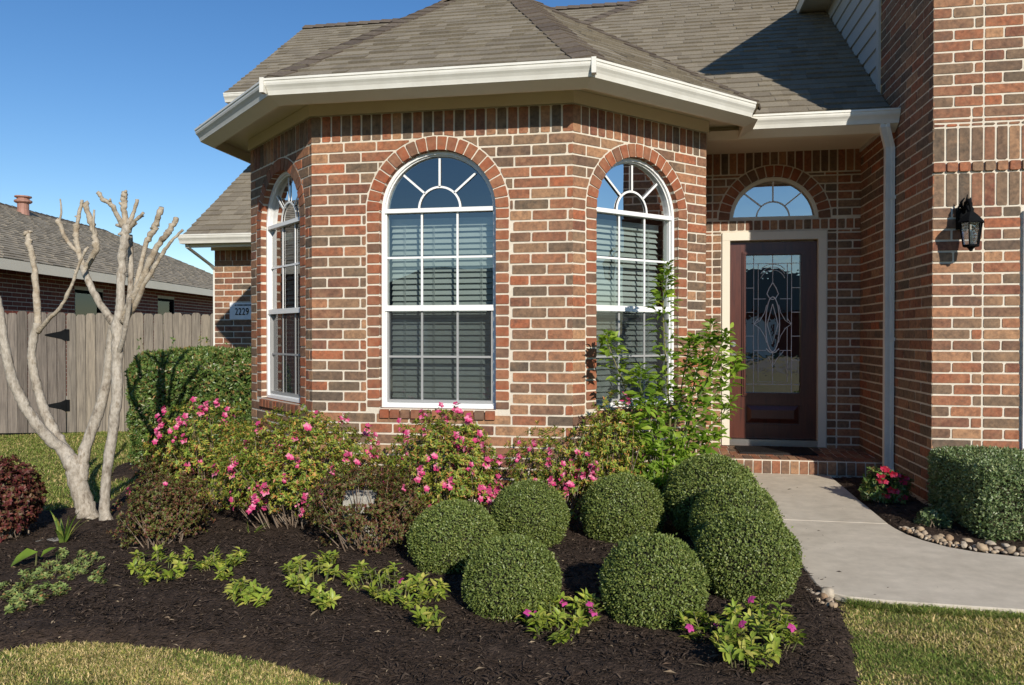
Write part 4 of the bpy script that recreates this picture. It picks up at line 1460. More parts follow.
# glazing bead
for (x0, x1, z0, z1) in ((gx0 - 0.035, gx1 + 0.035, gz1, gz1 + 0.035), (gx0 - 0.035, gx1 + 0.035, gz0 - 0.035, gz0), (gx0 - 0.035, gx0, gz0, gz1), (gx1, gx1 + 0.035, gz0, gz1)):
    mb.aabox(x0, x1, Y0 - 0.016, Y0 - 0.001, z0, z1)
for (x0, x1, z0, z1) in ((gx0 - 0.02, gx1 + 0.02, gz1 + 0.004, gz1 + 0.02), (gx0 - 0.02, gx1 + 0.02, gz0 - 0.02, gz0 - 0.004), (gx0 - 0.02, gx0 - 0.004, gz0, gz1), (gx1 + 0.004, gx1 + 0.02, gz0, gz1)):
    mb.aabox(x0, x1, Y0 - 0.026, Y0 - 0.015, z0, z1)
door = mb.build('door', M['doorwood'], house)
door['label'] = 'dark mahogany front door with leaded glass'
mb = MB(); mb.poly([(gx0, Y0 + 0.02, gz0), (gx1, Y0 + 0.02, gz0), (gx1, Y0 + 0.02, gz1), (gx0, Y0 + 0.02, gz1)])
mb.build('door_glass', M['glassdoor'], door)
# leaded pattern
mb = MB()
def gpt(x, y): return (gx0 + (x - 70) / 180 * (gx1 - gx0), Y0 + 0.014, gz1 - (y - 58) / 462 * (gz1 - gz0))
def came(pts, rad=0.0032):
    mb.tube([gpt(*p) for p in pts], rad, 5, 0, False)
def arc(cx, cy, rx, ry, a0, a1, n=14): return [(cx + rx * math.cos(R(a0 + (a1 - a0) * i / n)), cy + ry * math.sin(R(a0 + (a1 - a0) * i / n))) for i in range(n + 1)]
for x in (97, 222): came([(x, 58), (x, 520)])
for y in (86, 492): came([(70, y), (250, y)])
for y in (168, 250, 330, 410):
    came([(70, y), (97, y)], 0.004); came([(222, y), (250, y)], 0.004)
for y in (205, 378): came([(97, y), (138, y)]); came([(184, y), (222, y)])
came([(112, 86), (112, 280)]); came([(208, 86), (208, 280)])
came([(112, 300), (112, 484), (208, 484), (208, 300)])
came(arc(160, 290, 23, 92, 0, 360, 28), 0.005)
came([(160, 222), (142, 290), (160, 356), (178, 290), (160, 222)], 0.004)
came([(160, 150), (148, 170), (141, 188), (150, 203), (160, 207), (170, 203), (179, 188), (172, 170), (160, 150)], 0.005)
came([(99, 290), (118, 278), (134, 250), (140, 225)]); came([(99, 290), (118, 304), (134, 330), (140, 352)])
came([(221, 290), (202, 278), (186, 250), (180, 225)]); came([(221, 290), (202, 304), (186, 330), (180, 352)])
came([(97, 290), (112, 270), (112, 250)]); came([(222, 290), (208, 270), (208, 250)])
came([(146, 400), (160, 432), (176, 404), (196, 380)]); came([(160, 382), (160, 492)])
came([(160, 58), (160, 150)])
came(arc(160, 150, 42, 42, 200, 340)); came(arc(160, 138, 44, 40, 205, 335)); came(arc(160, 126, 46, 38, 210, 330))
came([(139, 372), (150, 384), (160, 386), (170, 384), (181, 372)], 0.005)
mb.build('leaded_pattern', M['came'], door)
mb = MB()
mb.tube([(0.862, Y0 - 0.001, 1.155), (0.862, Y0 - 0.008, 1.155)], 0.027, 14)
mb.tube([(0.862, Y0 - 0.007, 1.155), (0.862, Y0 - 0.03, 1.155)], [0.019, 0.016], 12)
mb.build('deadbolt', M['nickel'], door)
mb = MB()
mb.tube([(0.862, Y0 - 0.001, 1.045), (0.862, Y0 - 0.008, 1.045)], 0.030, 14)
mb.tube([(0.862, Y0 - 0.007, 1.045), (0.862, Y0 - 0.03, 1.045), (0.862, Y0 - 0.04, 1.045), (0.862, Y0 - 0.055, 1.045), (0.862, Y0 - 0.065, 1.045)], [0.012, 0.012, 0.026, 0.029, 0.018], 14)
mb.build('handle', M['nickel'], door)

# ---- brick porch step
mb = MB()
mb.aabox(0.30, 2.055, 7.219, 8.05, -0.1, 0.1245, 0)
def bull(x0, x1, yf, yb, zt):
    prof = [(yf, 0.004), (yf, zt - 0.034), (yf + 0.006, zt - 0.016), (yf + 0.02, zt - 0.004), (yf + 0.04, zt), (yb, zt), (yb, zt - 0.05)]
    P = [(x0, y + random.uniform(-.0015, .0015), z) for y, z in prof] + [(x1, y, z) for y, z in prof]
    k = len(prof)
    mb.faces(P, [(i, i + k, i + k + 1, i + 1) for i in range(k - 1)] + [tuple(range(k)), tuple(range(2 * k - 1, k - 1, -1))], 1)
x = 0.31
while x < 2.04:
    bull(x + 0.005, min(2.05, x + 0.074), 7.212, 7.425, 0.131 + random.uniform(-.002, .002))
    x += 0.0795
y = 7.437
while y < 8.0:
    x = 0.31 - random.uniform(0, 0.1)
    yb = min(8.045, y + 0.205)
    while x < 2.04:
        xa, xb = max(0.305, x + 0.005), min(2.052, x + 0.074)
        if xb - xa > 0.02:
            mb.aabox(xa, xb, y + 0.005, yb - 0.005, 0.08, 0.1285 + random.uniform(-.001, .001), 1)
        x += 0.0795
    y += 0.21
mb.build('porch_step', [M['mortar'], M['brick']], house)

# ---- garage opening
mb = MB()
X0 = 2.065 + 0.60
mb.aabox(X0 + 0.001, X0 + 0.10, 6.085, 6.25, -0.05, 2.055); mb.aabox(X0 + 2.34, X0 + 2.439, 6.085, 6.25, -0.05, 2.055)
mb.aabox(X0 + 0.001, X0 + 2.439, 6.083, 6.25, 2.056, 2.144)
mb.build('garage_trim', M['vinyl'], house)
mb = MB()
mb.aabox(X0 + 0.10, X0 + 2.34, 6.20, 6.24, -0.05, 2.055)
for i in range(4):
    for j in range(4):
        raised(X0 + 0.16 + i * 0.54, X0 + 0.16 + i * 0.54 + 0.46, 0.03 + j * 0.51, 0.03 + j * 0.51 + 0.42, 6.199, 0.04, 0.012)
mb.build('garage_door', M['vinyl'], house)

# ================================================================== THINGS ON THE HOUSE
# wall lantern
LX, LY, LZ = 2.262, 5.945, 1.876
lan = empty('wall_lantern', (LX, 6.10, LZ), 0, 'black iron lantern with a scrolled bracket on the garage brick wall', 'wall lamp')
off = Vector((-LX, -6.10, -LZ))
def lp(mb):
    mb.v = [(x + off.x, y + off.y, z + off.z) for x, y, z in mb.v]
    return mb
mb = MB()
mb.box((LX - 0.042, 6.084, 2.02), (0.084, 0, 0), (0, 0.022, 0), (0, 0, 0.15))
mb.box((LX - 0.03, 6.070, 2.035), (0.06, 0, 0), (0, 0.014, 0), (0, 0, 0.12))
mb.tube([(LX, 6.08, 2.06), (LX, 6.02, 2.04), (LX, 5.985, 2.075), (LX, 5.98, 2.13), (LX, 6.01, 2.17), (LX, 6.05, 2.165), (LX, 6.065, 2.135)], [0.012, 0.013, 0.013, 0.012, 0.011, 0.010, 0.007], 8)
mb.tube([(LX, 6.07, 2.15), (LX, 6.04, 2.205), (LX, 5.99, 2.215), (LX, 5.955, 2.185), (LX, LY, 2.14), (LX, LY, 2.12)], [0.012, 0.013, 0.013, 0.013, 0.011, 0.010], 8)
for s in (-1, 1):
    mb.tube([(LX + s * 0.01, 6.08, 2.05), (LX + s * 0.045, 6.06, 2.10), (LX + s * 0.05, 6.05, 2.16), (LX + s * 0.03, 6.05, 2.20), (LX + s * 0.012, 6.05, 2.175)], [0.010, 0.011, 0.010, 0.008, 0.005], 6)
    mb.tube([(LX + s * 0.01, 6.08, 2.16), (LX + s * 0.03, 6.04, 2.21), (LX + s * 0.02, 6.01, 2.235)], [0.010, 0.009, 0.004], 6)
mb.tube([(LX, 6.03, 2.20), (LX, 6.01, 2.26)], [0.010, 0.003], 6)
lp(mb).build('bracket', M['black'], lan, smooth=True)
mb = MB(); mb.lathe((LX, LY, LZ), [(0.088, 0.168), (0.088, 0.178), (0.070, 0.20), (0.045, 0.228), (0.024, 0.244), (0.018, 0.25), (0.012, 0.262), (0.003, 0.27)], 6); lp(mb).build('lantern_roof', M['black'], lan)
mb = MB()
mb.lathe((LX, LY, LZ), [(0.052, 0.0), (0.056, 0.006), (0.056, 0.014), (0.048, 0.016)], 6)
mb.lathe((LX, LY, LZ), [(0.010, -0.03), (0.016, -0.016), (0.03, 0.0)], 8)
for k in range(6):
    a = 2 * math.pi * k / 6
    mb.tube([(LX + 0.051 * math.cos(a), LY + 0.051 * math.sin(a), LZ + 0.01), (LX + 0.074 * math.cos(a), LY + 0.074 * math.sin(a), LZ + 0.17)], 0.005, 5)
lp(mb).build('cage', M['black'], lan)
mb = MB(); mb.lathe((LX, LY, LZ), [(0.047, 0.016), (0.069, 0.168)], 6); lp(mb).build('lamp_glass', M['glasslamp'], lan)
mb = MB(); mb.lathe((LX, LY, LZ), [(0.009, 0.016), (0.009, 0.06), (0.014, 0.065), (0.018, 0.085), (0.012, 0.11), (0.003, 0.125)], 10); lp(mb).build('bulb', M['vinyl'], lan, smooth=True)

# house number plaque
pq = empty('number_plaque', (-5.37, 9.617, 1.575), 0, 'white house number plaque reading 2229 on the brick wing', 'sign')
mb = MB(); mb.aabox(-0.215, 0.215, -0.012, 0.008, -0.115, 0.115); mb.build('plate', M['plaque'], pq)
fc = bpy.data.curves.new('house_number', 'FONT')
fc.body = '2229'; fc.size = 0.15; fc.extrude = 0.003; fc.align_x = 'CENTER'; fc.align_y = 'CENTER'; fc.space_character = 1.1
fo = bpy.data.objects.new('house_number', fc); col.objects.link(fo)
bpy.context.view_layer.update()
fm = bpy.data.meshes.new_from_object(fo.evaluated_get(bpy.context.evaluated_depsgraph_get()))
bpy.data.objects.remove(fo)
fm.materials.clear(); fm.materials.append(M['black'])
fo = bpy.data.objects.new('house_number', fm); col.objects.link(fo); fo.parent = pq
fo.location = (-0.035, -0.0155, -0.012); fo.rotation_euler = (R(90), 0, 0); fo.scale = (0.64, 0.9, 1)
mb = MB()
for i in range(16):
    mb.aabox(-0.14 + i * 0.016, -0.14 + i * 0.016 + random.uniform(0.008, 0.016), -0.014, -0.0115, 0.072, 0.088)
mb.build('small_text_marks', M['black'], pq)  # dark marks stand in for an unreadable line of small text

# doormat
mb = MB()
mb.aabox(0.86, 1.56, 7.50, 7.93, 0.131, 0.143)
for i in range(34):
    mb.aabox(0.875 + i * 0.02, 0.885 + i * 0.02, 7.52, 7.91, 0.1432, 0.149)
tag(mb.build('doormat', M['mat']), 'black rubber doormat lying on the brick porch step', 'doormat')

# ================================================================== NEIGHBOUR'S HOUSE (camera-aligned)
nb = empty('neighbour_house', (0, 0, 0), PSI, 'low brick house with a long brown roof behind the wooden fence', 'house')
def wallr(ops):
    # u runs towards the far end so that the outside lies on the right-hand side of the house
    return brick_wall('wall', (-9.1, 8.5), (-9.1, 27.4), -0.3, 2.5, nb, ops, [], mat='brick_far')
ops = [dict(u0=7.5, u1=8.6, z0=0.9, zs=2.2, arch=False, ring=0), dict(u0=11.25, u1=12.2, z0=0.9, zs=2.2, arch=False, ring=0)]
fw, ob = wallr(ops)
for o in ops:
    mb = MB()
    po = [(o['u0'], o['z0']), (o['u0'], o['zs']), (o['u1'], o['zs']), (o['u1'], o['z0'])]
    pi = [(o['u0'] + .06, o['z0'] + .06), (o['u0'] + .06, o['zs'] - .06), (o['u1'] - .06, o['zs'] - .06), (o['u1'] - .06, o['z0'] + .06)]
    frame_ring(mb, fw, po, pi, -0.03, -0.10)
    fbox(mb, fw, o['u0'] + .06, o['u1'] - .06, 1.53, 1.58, -0.08, -0.04)
    wo_ = mb.build('window', M['black'], nb)
    mb = MB(); mb.poly([fw.P(*p, -0.07) for p in pi]); mb.build('pane', M['glassfar'], wo_)
    mb = MB(); mb.poly([fw.P(a_, b_, -0.12) for a_, b_ in ((o['u0'] - .3, o['z0'] - .3), (o['u1'] + .3, o['z0'] - .3), (o['u1'] + .3, o['zs'] + .2), (o['u0'] - .3, o['zs'] + .2))]); mb.build('dark_backing', M['dark'], wo_)  # added dark sheet behind the pane, coloured as the unlit room
mb = MB()
eL, eR, rid, d0, d1 = -16.65, -8.65, -12.65, 6.5, 27.8
ze, zr = 2.56, 4.50
shingles(mb, [(eR, d0, ze), (eR, d1, ze), (rid, d1 - 4, zr), (rid, d0, zr)], exp=0.15)
shingles(mb, [(eR, d1, ze), (eL, d1, ze), (rid, d1 - 4, zr)], exp=0.2)
mb.poly([(eL, d0, ze), (rid, d0, zr), (rid, d1 - 4, zr), (eL, d1, ze)])
nroof = mb.build('roof', M['shingletan'], nb)
mb = MB()
y = d0
while y < d1 - 4:
    mb.faces([(rid + 0.15, y, zr - 0.055), (rid + 0.15, y + 0.25, zr - 0.065), (rid, y + 0.25, zr + 0.015), (rid, y, zr + 0.03), (rid - 0.15, y, zr - 0.055), (rid - 0.15, y + 0.25, zr - 0.065)], [(0, 1, 2, 3), (3, 2, 5, 4)])
    y += 0.24
mb.build('ridge_cap', M['hipcap'], nroof)
mb = MB()
mb.aabox(eR - 0.03, eR, d0, d1, ze - 0.19, ze - 0.005); mb.aabox(-9.09, eR - 0.03, d0, d1 - 0.4, ze - 0.10, ze - 0.09)
mb.build('fascia', M['cream'], nb)
mb = MB()
zv = ze + (8.65 - 12.2) * -0.485
mb.lathe((-12.2, 19.2, zv - 0.05), [(0.15, 0.0), (0.13, 0.16), (0.13, 0.30), (0.17, 0.31), (0.20, 0.335), (0.20, 0.37), (0.14, 0.40), (0.14, 0.43), (0.19, 0.45), (0.19, 0.48), (0.05, 0.50)], 14)
mb.build('roof_vent', M['ventred'], nroof)

# ================================================================== FENCE
P1, P2 = Vector((-9.38, 9.82, 0)), Vector((-6.0, 10.77, 0))
fd = (P2 - P1).normalized()
ang = math.atan2(fd.y, fd.x)
HGX = 0.93     # hinge post, metres along the fence from the left frame edge
def pickets(x0, x1, ztop, mb, w=0.138, z0=0.03, y=0.0, seed=1):
    rr = random.Random(seed)
    x = x0
    while x < x1 - 0.02:
        ww = min(w + rr.uniform(-0.004, 0.003), x1 - x)
        t = ztop + rr.uniform(-0.022, 0.014)
        yy = y + rr.uniform(-0.007, 0.007)
        e = 0.024
        tl = rr.uniform(-0.003, 0.003)
        g_ = rr.uniform(0.002, 0.007)
        o = [(x + g_, z0), (x + ww - 0.003, z0), (x + ww - 0.003 + tl, t - 0.03), (x + ww - 0.003 - e + tl, t), (x + g_ + e + tl, t), (x + g_ + tl, t - 0.03)]
        k = len(o)
        P = [(a, yy - 0.009, z) for a, z in o] + [(a, yy + 0.009, z) for a, z in o]
        mb.faces(P, [tuple(range(k)), tuple(range(2 * k - 1, k - 1, -1))] + [(i, i + k, (i + 1) % k + k, (i + 1) % k) for i in range(k)])
        x += ww
    return mb


fence = empty('wooden_fence', (P1.x, P1.y, gz(P1.x, 0)), ang, 'grey weathered picket fence running from the gate to the brick wing', 'fence')
flen = (P2 - P1).length
pickets(HGX, flen, 1.80, MB(), seed=3).build('picket_panel', M['fencewood'], fence)
for z in (0.35, 0.95, 1.55):
    mb = MB(); mb.aabox(HGX, flen, 0.012, 0.05, z, z + 0.085); mb.build('rail', M['fencewood'], fence)
for x in (HGX + 0.05, HGX + 2.0):
    mb = MB(); mb.aabox(x, x + 0.09, 0.052, 0.14, -0.1, 1.72); mb.build('fence_post', M['fencewood'], fence)
gate = empty('wooden_gate', (P1.x, P1.y, gz(P1.x, 0)), ang, 'dark weathered board gate with two black strap hinges', 'gate')
pickets(HGX - 1.52, HGX - 0.012, 1.82, MB(), y=-0.004, seed=5).build('board_panel', M['gatewood'], gate)
for z in (0.4, 1.45):
    mb = MB(); mb.aabox(HGX - 1.5, HGX - 0.03, 0.008, 0.045, z, z + 0.085); mb.build('rail', M['gatewood'], gate)
for z in (0.43, 1.475):
    mb = MB()
    x1 = HGX - 0.012
    o = [(x1, z - 0.085), (x1, z + 0.085), (x1 - 0.06, z + 0.055), (x1 - 0.27, z + 0.012), (x1 - 0.29, z), (x1 - 0.27, z - 0.012), (x1 - 0.06, z - 0.055)]
    mb.poly([(a, -0.024, b) for a, b in o][::-1])
    for i in range(len(o)):
        j = (i + 1) % len(o)
        mb.poly([(o[i][0], -0.024, o[i][1]), (o[j][0], -0.024, o[j][1]), (o[j][0], -0.014, o[j][1]), (o[i][0], -0.014, o[i][1])])
    mb.tube([(x1 + 0.008, -0.024, z - 0.09), (x1 + 0.008, -0.024, z + 0.09)], 0.011, 8)
    mb.aabox(x1 + 0.014, x1 + 0.06, -0.024, -0.014, z - 0.085, z + 0.085)
    mb.build('hinge', M['black'], gate)
lf = empty('wooden_fence', (P1.x, P1.y, gz(P1.x, 0)), ang, 'grey weathered picket fence beyond the latch side of the gate', 'fence')
pickets(HGX - 4.5, HGX - 1.55, 1.80, MB(), seed=9).build('picket_panel', M['fencewood'], lf)

# ================================================================== HOUSES ACROSS THE STREET (they show in the window panes)
for k, (hx, hw, hy) in enumerate(((-11.5, 13.0, -31.0), (9.0, 14.0, -32.0))):
    h = empty('facing_house', (hx, hy, -0.1), 0, ('low brick house across the street, mirrored in the bay windows', 'wide brick house across the street, mirrored in the front door')[k], 'house')
    mb = MB(); mb.aabox(-hw / 2, hw / 2, -8, 0, 0, 2.7); mb.build('wall', M['brick_far'], h)
    mb = MB()
    o = 0.5
    x0, x1, y0, y1 = -hw / 2 - o, hw / 2 + o, -8.5, 0.5
    ry, rz = -4.0, 5.5
    mb.faces([(x0, y1, 2.65), (x1, y1, 2.65), (x1, y0, 2.65), (x0, y0, 2.65), (x0 + 4.5, ry, rz), (x1 - 4.5, ry, rz)], [(1, 0, 4, 5), (2, 1, 5), (3, 2, 5, 4), (0, 3, 4), (0, 1, 2, 3)])
    mb.build('roof', M['shingle'], h)
    mb = MB(); mb.aabox(-hw / 2 + 1.0, -hw / 2 + 5.6, 0.0, 0.06, 0.0, 2.2); mb.build('garage_door', M['vinyl'], h)
    for wx in (0.5, 3.4):
        mb = MB(); mb.aabox(wx, wx + 1.3, 0.0, 0.05, 0.7, 2.2); mb.build('window', M['dark'], h)
# ================================================================== PLANTS
def proj(P):
    P = np.asarray(P, float)
    r = P[..., 0] * CP + P[..., 1] * SP
    d = -P[..., 0] * SP + P[..., 1] * CP
    return np.stack([512 + F * r / d, HZ - F * (P[..., 2] - CAMH) / d, d], -1)


def unit_dirs(n, r, up=-0.3):
    out = []
    c = 0
    while c < n:
        v = nrm(r.normal(size=(n * 2, 3)))
        v = v[v[:, 2] > up]
        out.append(v); c += len(v)
    return np.concatenate(out)[:n]


# ---------------------------------------------------- clipped boxwood balls
def ball_mesh(seed, n=21000):
    """unit ball of small leaves, flattened towards the ground"""
    r = np.random.default_rng(seed)
    D = unit_dirs(n, r, -0.80)
    rad = 1.0 - np.abs(r.normal(0, 0.075, n))
    rad += 0.035 * lump(D, 1.7, seed + 5) + 0.035 * lump(D, 4.0, seed + 1) + 0.025 * lump(D, 11.0, seed + 2)
    out = r.uniform(0, 1, n) < 0.035
    rad[out] += r.uniform(0, 0.09, out.sum())
    P = D * rad[:, None]
    P[:, 2] = np.where(P[:, 2] > 0, P[:, 2] * 0.97, P[:, 2])
    P[:, 2] = np.maximum(P[:, 2], -0.80)
    A = nrm(D * r.uniform(0.1, 1.0, (n, 1)) + r.normal(0, 0.8, (n, 3)) + np.array([0, 0, 0.25]))
    Nn = nrm(D + r.normal(0, 0.45, (n, 3)))
    return leaves(P, A, Nn, r.uniform(0.042, 0.072, n), r.uniform(0.026, 0.042, n), fold=0.2)


ballm = []
for sd in (101, 102, 103):
    V, T = ball_mesh(sd)
    o = npmesh('foliage', V, T, M['boxleaf'])
    ballm.append(o.data)
    bpy.data.objects.remove(o)
import bmesh
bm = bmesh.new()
bmesh.ops.create_icosphere(bm, subdivisions=3, radius=0.86)  # solid core behind the leaves, inner shade put into its colour
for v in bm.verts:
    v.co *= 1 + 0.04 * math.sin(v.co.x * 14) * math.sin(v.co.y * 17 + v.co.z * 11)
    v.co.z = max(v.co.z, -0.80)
corem = bpy.data.meshes.new('shade_core')
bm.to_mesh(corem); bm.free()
corem.materials.append(M['coreshade'])
balls = [  # px, py, half width px, depth, flatten, label
    (653, 593, 54, 3.40, 0.97, 'round clipped boxwood ball at the front, between two pink vincas'),
    (512, 583, 52, 3.52, 0.92, 'broad clipped boxwood ball at the front left, behind a vinca'),
    (747, 566, 53, 3.72, 1.0, 'large clipped boxwood ball beside the concrete path, nearest the lawn'),
    (736, 525, 47, 4.22, 0.98, 'clipped boxwood ball squeezed in the middle of the row along the path'),
    (711, 497, 49, 4.75, 0.92, 'clipped boxwood ball at the porch end of the row along the path'),
    (623, 512, 44, 4.75, 0.90, 'clipped boxwood ball standing alone in front of the tall leafy shrub'),
    (529, 517, 40, 4.65, 0.92, 'smallest clipped boxwood ball, under the pink azaleas by the brick bay'),
    (454, 541, 47, 4.22, 0.90, 'clipped boxwood ball at the left end, beside the olive shrub')]
rb = random.Random(5)
for i, (px, py, hw, d, fl, lab) in enumerate(balls):
    c = W(px, py, d)
    rad = hw / F * d * 0.96
    e = empty('boxwood_ball', (c.x, c.y, gz(c.x, c.y)), rb.uniform(0, 6.28), lab, 'shrub', 'clipped boxwood balls in the planting bed')
    h = c.z - gz(c.x, c.y)
    for nm, me in (('foliage', ballm[i % 3]), ('shade_core', corem)):
        o = bpy.data.objects.new(nm, me); col.objects.link(o); o.parent = e
        o.location = (0, 0, max(h, rad * fl * 0.72))
        o.scale = (rad, rad * rb.uniform(0.95, 1.05), rad * fl)
        if nm == 'foliage': o.rotation_euler = (rb.uniform(-0.06, 0.06), rb.uniform(-0.06, 0.06), 0)
    mb = MB(); mb.tube([(0, 0, -0.05), (0.01, 0, 0.08)], [0.018, 0.014], 6); mb.build('stem', M['twig'], e)


# ---------------------------------------------------- box hedges
def hedge(name, x0, x1, y0, y1, z0, z1, n, L, Wd, mat, label, seed, rnd=0.12, lumpy=0.03, sprigs=0):
    r = np.random.default_rng(seed)
    cx, cy = (x0 + x1) / 2, (y0 + y1) / 2
    e = empty(name, (cx, cy, z0), 0, label, 'hedge')
    hx, hy, h = (x1 - x0) / 2, (y1 - y0) / 2, z1 - z0
    # faces: top, front, back, left, right weighted by area
    ar = np.array([4 * hx * hy, 2 * hx * h * 1.3, 2 * hx * h * 0.4, 2 * hy * h, 2 * hy * h])
    f = r.choice(5, n, p=ar / ar.sum())
    a, b = r.uniform(-1, 1, n), r.uniform(0, 1, n)
    P = np.zeros((n, 3)); D = np.zeros((n, 3))
    for k, (mk) in enumerate([f == i for i in range(5)]):
        if k == 0: P[mk] = np.column_stack([a[mk] * hx, r.uniform(-1, 1, mk.sum()) * hy, np.full(mk.sum(), h)]); D[mk] = (0, 0, 1)
        elif k in (1, 2): s = -1 if k == 1 else 1; P[mk] = np.column_stack([a[mk] * hx, np.full(mk.sum(), s * hy), b[mk] * h]); D[mk] = (0, s, 0)
        else: s = -1 if k == 3 else 1; P[mk] = np.column_stack([np.full(mk.sum(), s * hx), a[mk] * hy, b[mk] * h]); D[mk] = (s, 0, 0)
    # round the corners: pull points to a rounded box
    q = np.stack([np.clip(P[:, 0], -hx + rnd, hx - rnd), np.clip(P[:, 1], -hy + rnd, hy - rnd), np.clip(P[:, 2], 0, h - rnd)], 1)
    dv = P - q
    ln = np.linalg.norm(dv, axis=1, keepdims=True)
    Dn = np.where(ln > 1e-6, dv / np.maximum(ln, 1e-6), D)
    P = q + Dn * np.minimum(ln, rnd)
    P += Dn * (lumpy * lump(P, 5, seed + 1) + lumpy * 0.6 * lump(P, 13, seed + 2) - np.abs(r.normal(0, 0.022, n)))[:, None]
    under = P[:, 2] < 0.12
    P[under] -= Dn[under] * ((0.12 - P[under, 2]) * 0.7)[:, None]
    A = nrm(Dn * r.uniform(0.1, 1.0, (n, 1)) + r.normal(0, 0.7, (n, 3)) + np.array([0, 0, 0.2]))
    Nn = nrm(Dn + r.normal(0, 0.5, (n, 3)))
    V, T = leaves(P, A, Nn, L * r.uniform(0.7, 1.25, n), Wd * r.uniform(0.7, 1.2, n), fold=0.2, droop=0.1)
    npmesh('foliage', V, T, mat, e)
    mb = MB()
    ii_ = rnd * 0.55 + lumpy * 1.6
    mb.aabox(-hx + ii_, hx - ii_, -hy + ii_, hy - ii_, 0.06, h - ii_)  # dark box painted as the shaded inside; stem tubes share its mesh
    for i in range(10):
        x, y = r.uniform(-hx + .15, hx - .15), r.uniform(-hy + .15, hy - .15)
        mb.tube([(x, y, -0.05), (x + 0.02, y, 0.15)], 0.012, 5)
    mb.build('shade_core', M['coreshade'], e)
    if sprigs:
        pp = []
        for i in range(sprigs):
            mb = MB()
            x, y = r.uniform(-hx, hx), r.uniform(-hy, hy)
            t = (x + r.normal(0, .03), y + r.normal(0, .03), h + r.uniform(0.05, 0.2))
            mb.tube([(x, y, h - 0.1), t], [0.003, 0.0015], 4)
            pp.append(t)
            mb.build('sprig', M['greenstem'], e)
        pp = np.repeat(np.array(pp), 7, 0); m = len(pp)
        pp = pp + r.normal(0, 0.012, (m, 3)) - np.array([0, 0, 1]) * r.uniform(0, 0.1, (m, 1))
        V, T = leaves(pp, nrm(r.normal(size=(m, 3)) + [0, 0, .5]), nrm(r.normal(size=(m, 3)) + [0, -.5, .5]), L, Wd)
        npmesh('sprig_leaves', V, T, mat, e)
    return e


hedge('clipped_hedge', 1.97, 2.74, 5.02, 5.98, -0.05, 0.455, 27000, 0.021, 0.012, M['greyleaf'], 'low box hedge clipped square under the lantern', 201, rnd=0.10, lumpy=0.016)
hedge('rounded_hedge', -5.32, -3.70, 7.05, 8.25, -0.16, 1.06, 36000, 0.042, 0.024, M['hedgeleaf'], 'tall dark green rounded hedge between the fence and the bay', 202, rnd=0.24, lumpy=0.045, sprigs=9)


# ---------------------------------------------------- flowers shared as meshes
def blossom_mesh(name, rad, seed, mat, cup=0.45, petals=5, n=3):
    """a small truss of n open flowers"""
    r = np.random.default_rng(seed)
    parts = []
    for k in range(n):
        c = r.normal(0, rad * 0.7, 3) if n > 1 else np.zeros(3)
        ax = nrm(np.array([0, 0, 1.0]) + r.normal(0, 0.45, 3))
        e1 = nrm(np.cross(ax, r.normal(size=3))); e2 = np.cross(ax, e1)
        sc = r.uniform(0.75, 1.1)
        for j in range(petals):
            a = 2 * np.pi * j / petals + r.normal(0, 0.08)
            dr = e1 * np.cos(a) + e2 * np.sin(a)
            A = dr + ax * cup
            parts.append(leaves((c + dr * rad * 0.06)[None], A[None], (ax - dr * 0.5)[None], rad * sc, rad * 0.88 * sc, fold=0.10, droop=0.25, rich=True))
    V, T = join(*parts)
    o = npmesh(name, V, T, mat)
    me = o.data
    bpy.data.objects.remove(o)
    return me


PINK = [blossom_mesh('blossom', 0.0255, 300 + k, M['pink'], n=(2, 3, 4, 5)[k]) for k in range(4)]
REDB = [blossom_mesh('blossom', 0.034, 310 + k, M['red'], n=(2, 3, 4)[k]) for k in range(3)]
MAG = [blossom_mesh('blossom', 0.021, 320 + k, M['magenta'], cup=0.05, n=1) for k in range(2)]


def put_flower(me, p, out, parent, sc, r):
    o = bpy.data.objects.new('blossom', me)
    col.objects.link(o)
    o.parent = parent
    o.location = Vector(p) - parent.location
    q = Vector(out).normalized().to_track_quat('Z', 'Y')
    o.rotation_mode = 'QUATERNION'
    o.rotation_quaternion = q
    o.scale = (sc, sc, sc)
    return o


def whorls(tips, dirs, k, L, Wd, r, spread=0.9, rich=False, fold=0.22, droop=0.12):
    n = len(tips)
    P = np.repeat(tips, k, 0)
    D = nrm(np.repeat(dirs, k, 0))
    e1 = nrm(np.cross(D, np.tile([0.31, 0.87, 0.36], (n * k, 1))))
    e2 = np.cross(D, e1)
    a = np.tile(np.arange(k) * 2.4, n) + np.repeat(r.uniform(0, 6.28, n), k) + r.normal(0, 0.25, n * k)
    rad = e1 * np.cos(a)[:, None] + e2 * np.sin(a)[:, None]
    A = D * r.uniform(0.15, 0.9, (n * k, 1)) + rad * spread
    P = P - D * (r.uniform(0, 1, (n * k, 1)) * L * 0.9)
    Nn = nrm(D + rad * -0.3 + np.array([0, 0, 0.3]))
    return leaves(P, A, Nn, L * r.uniform(0.65, 1.2, n * k), Wd * r.uniform(0.7, 1.2, n * k), fold=fold, droop=droop, rich=rich)


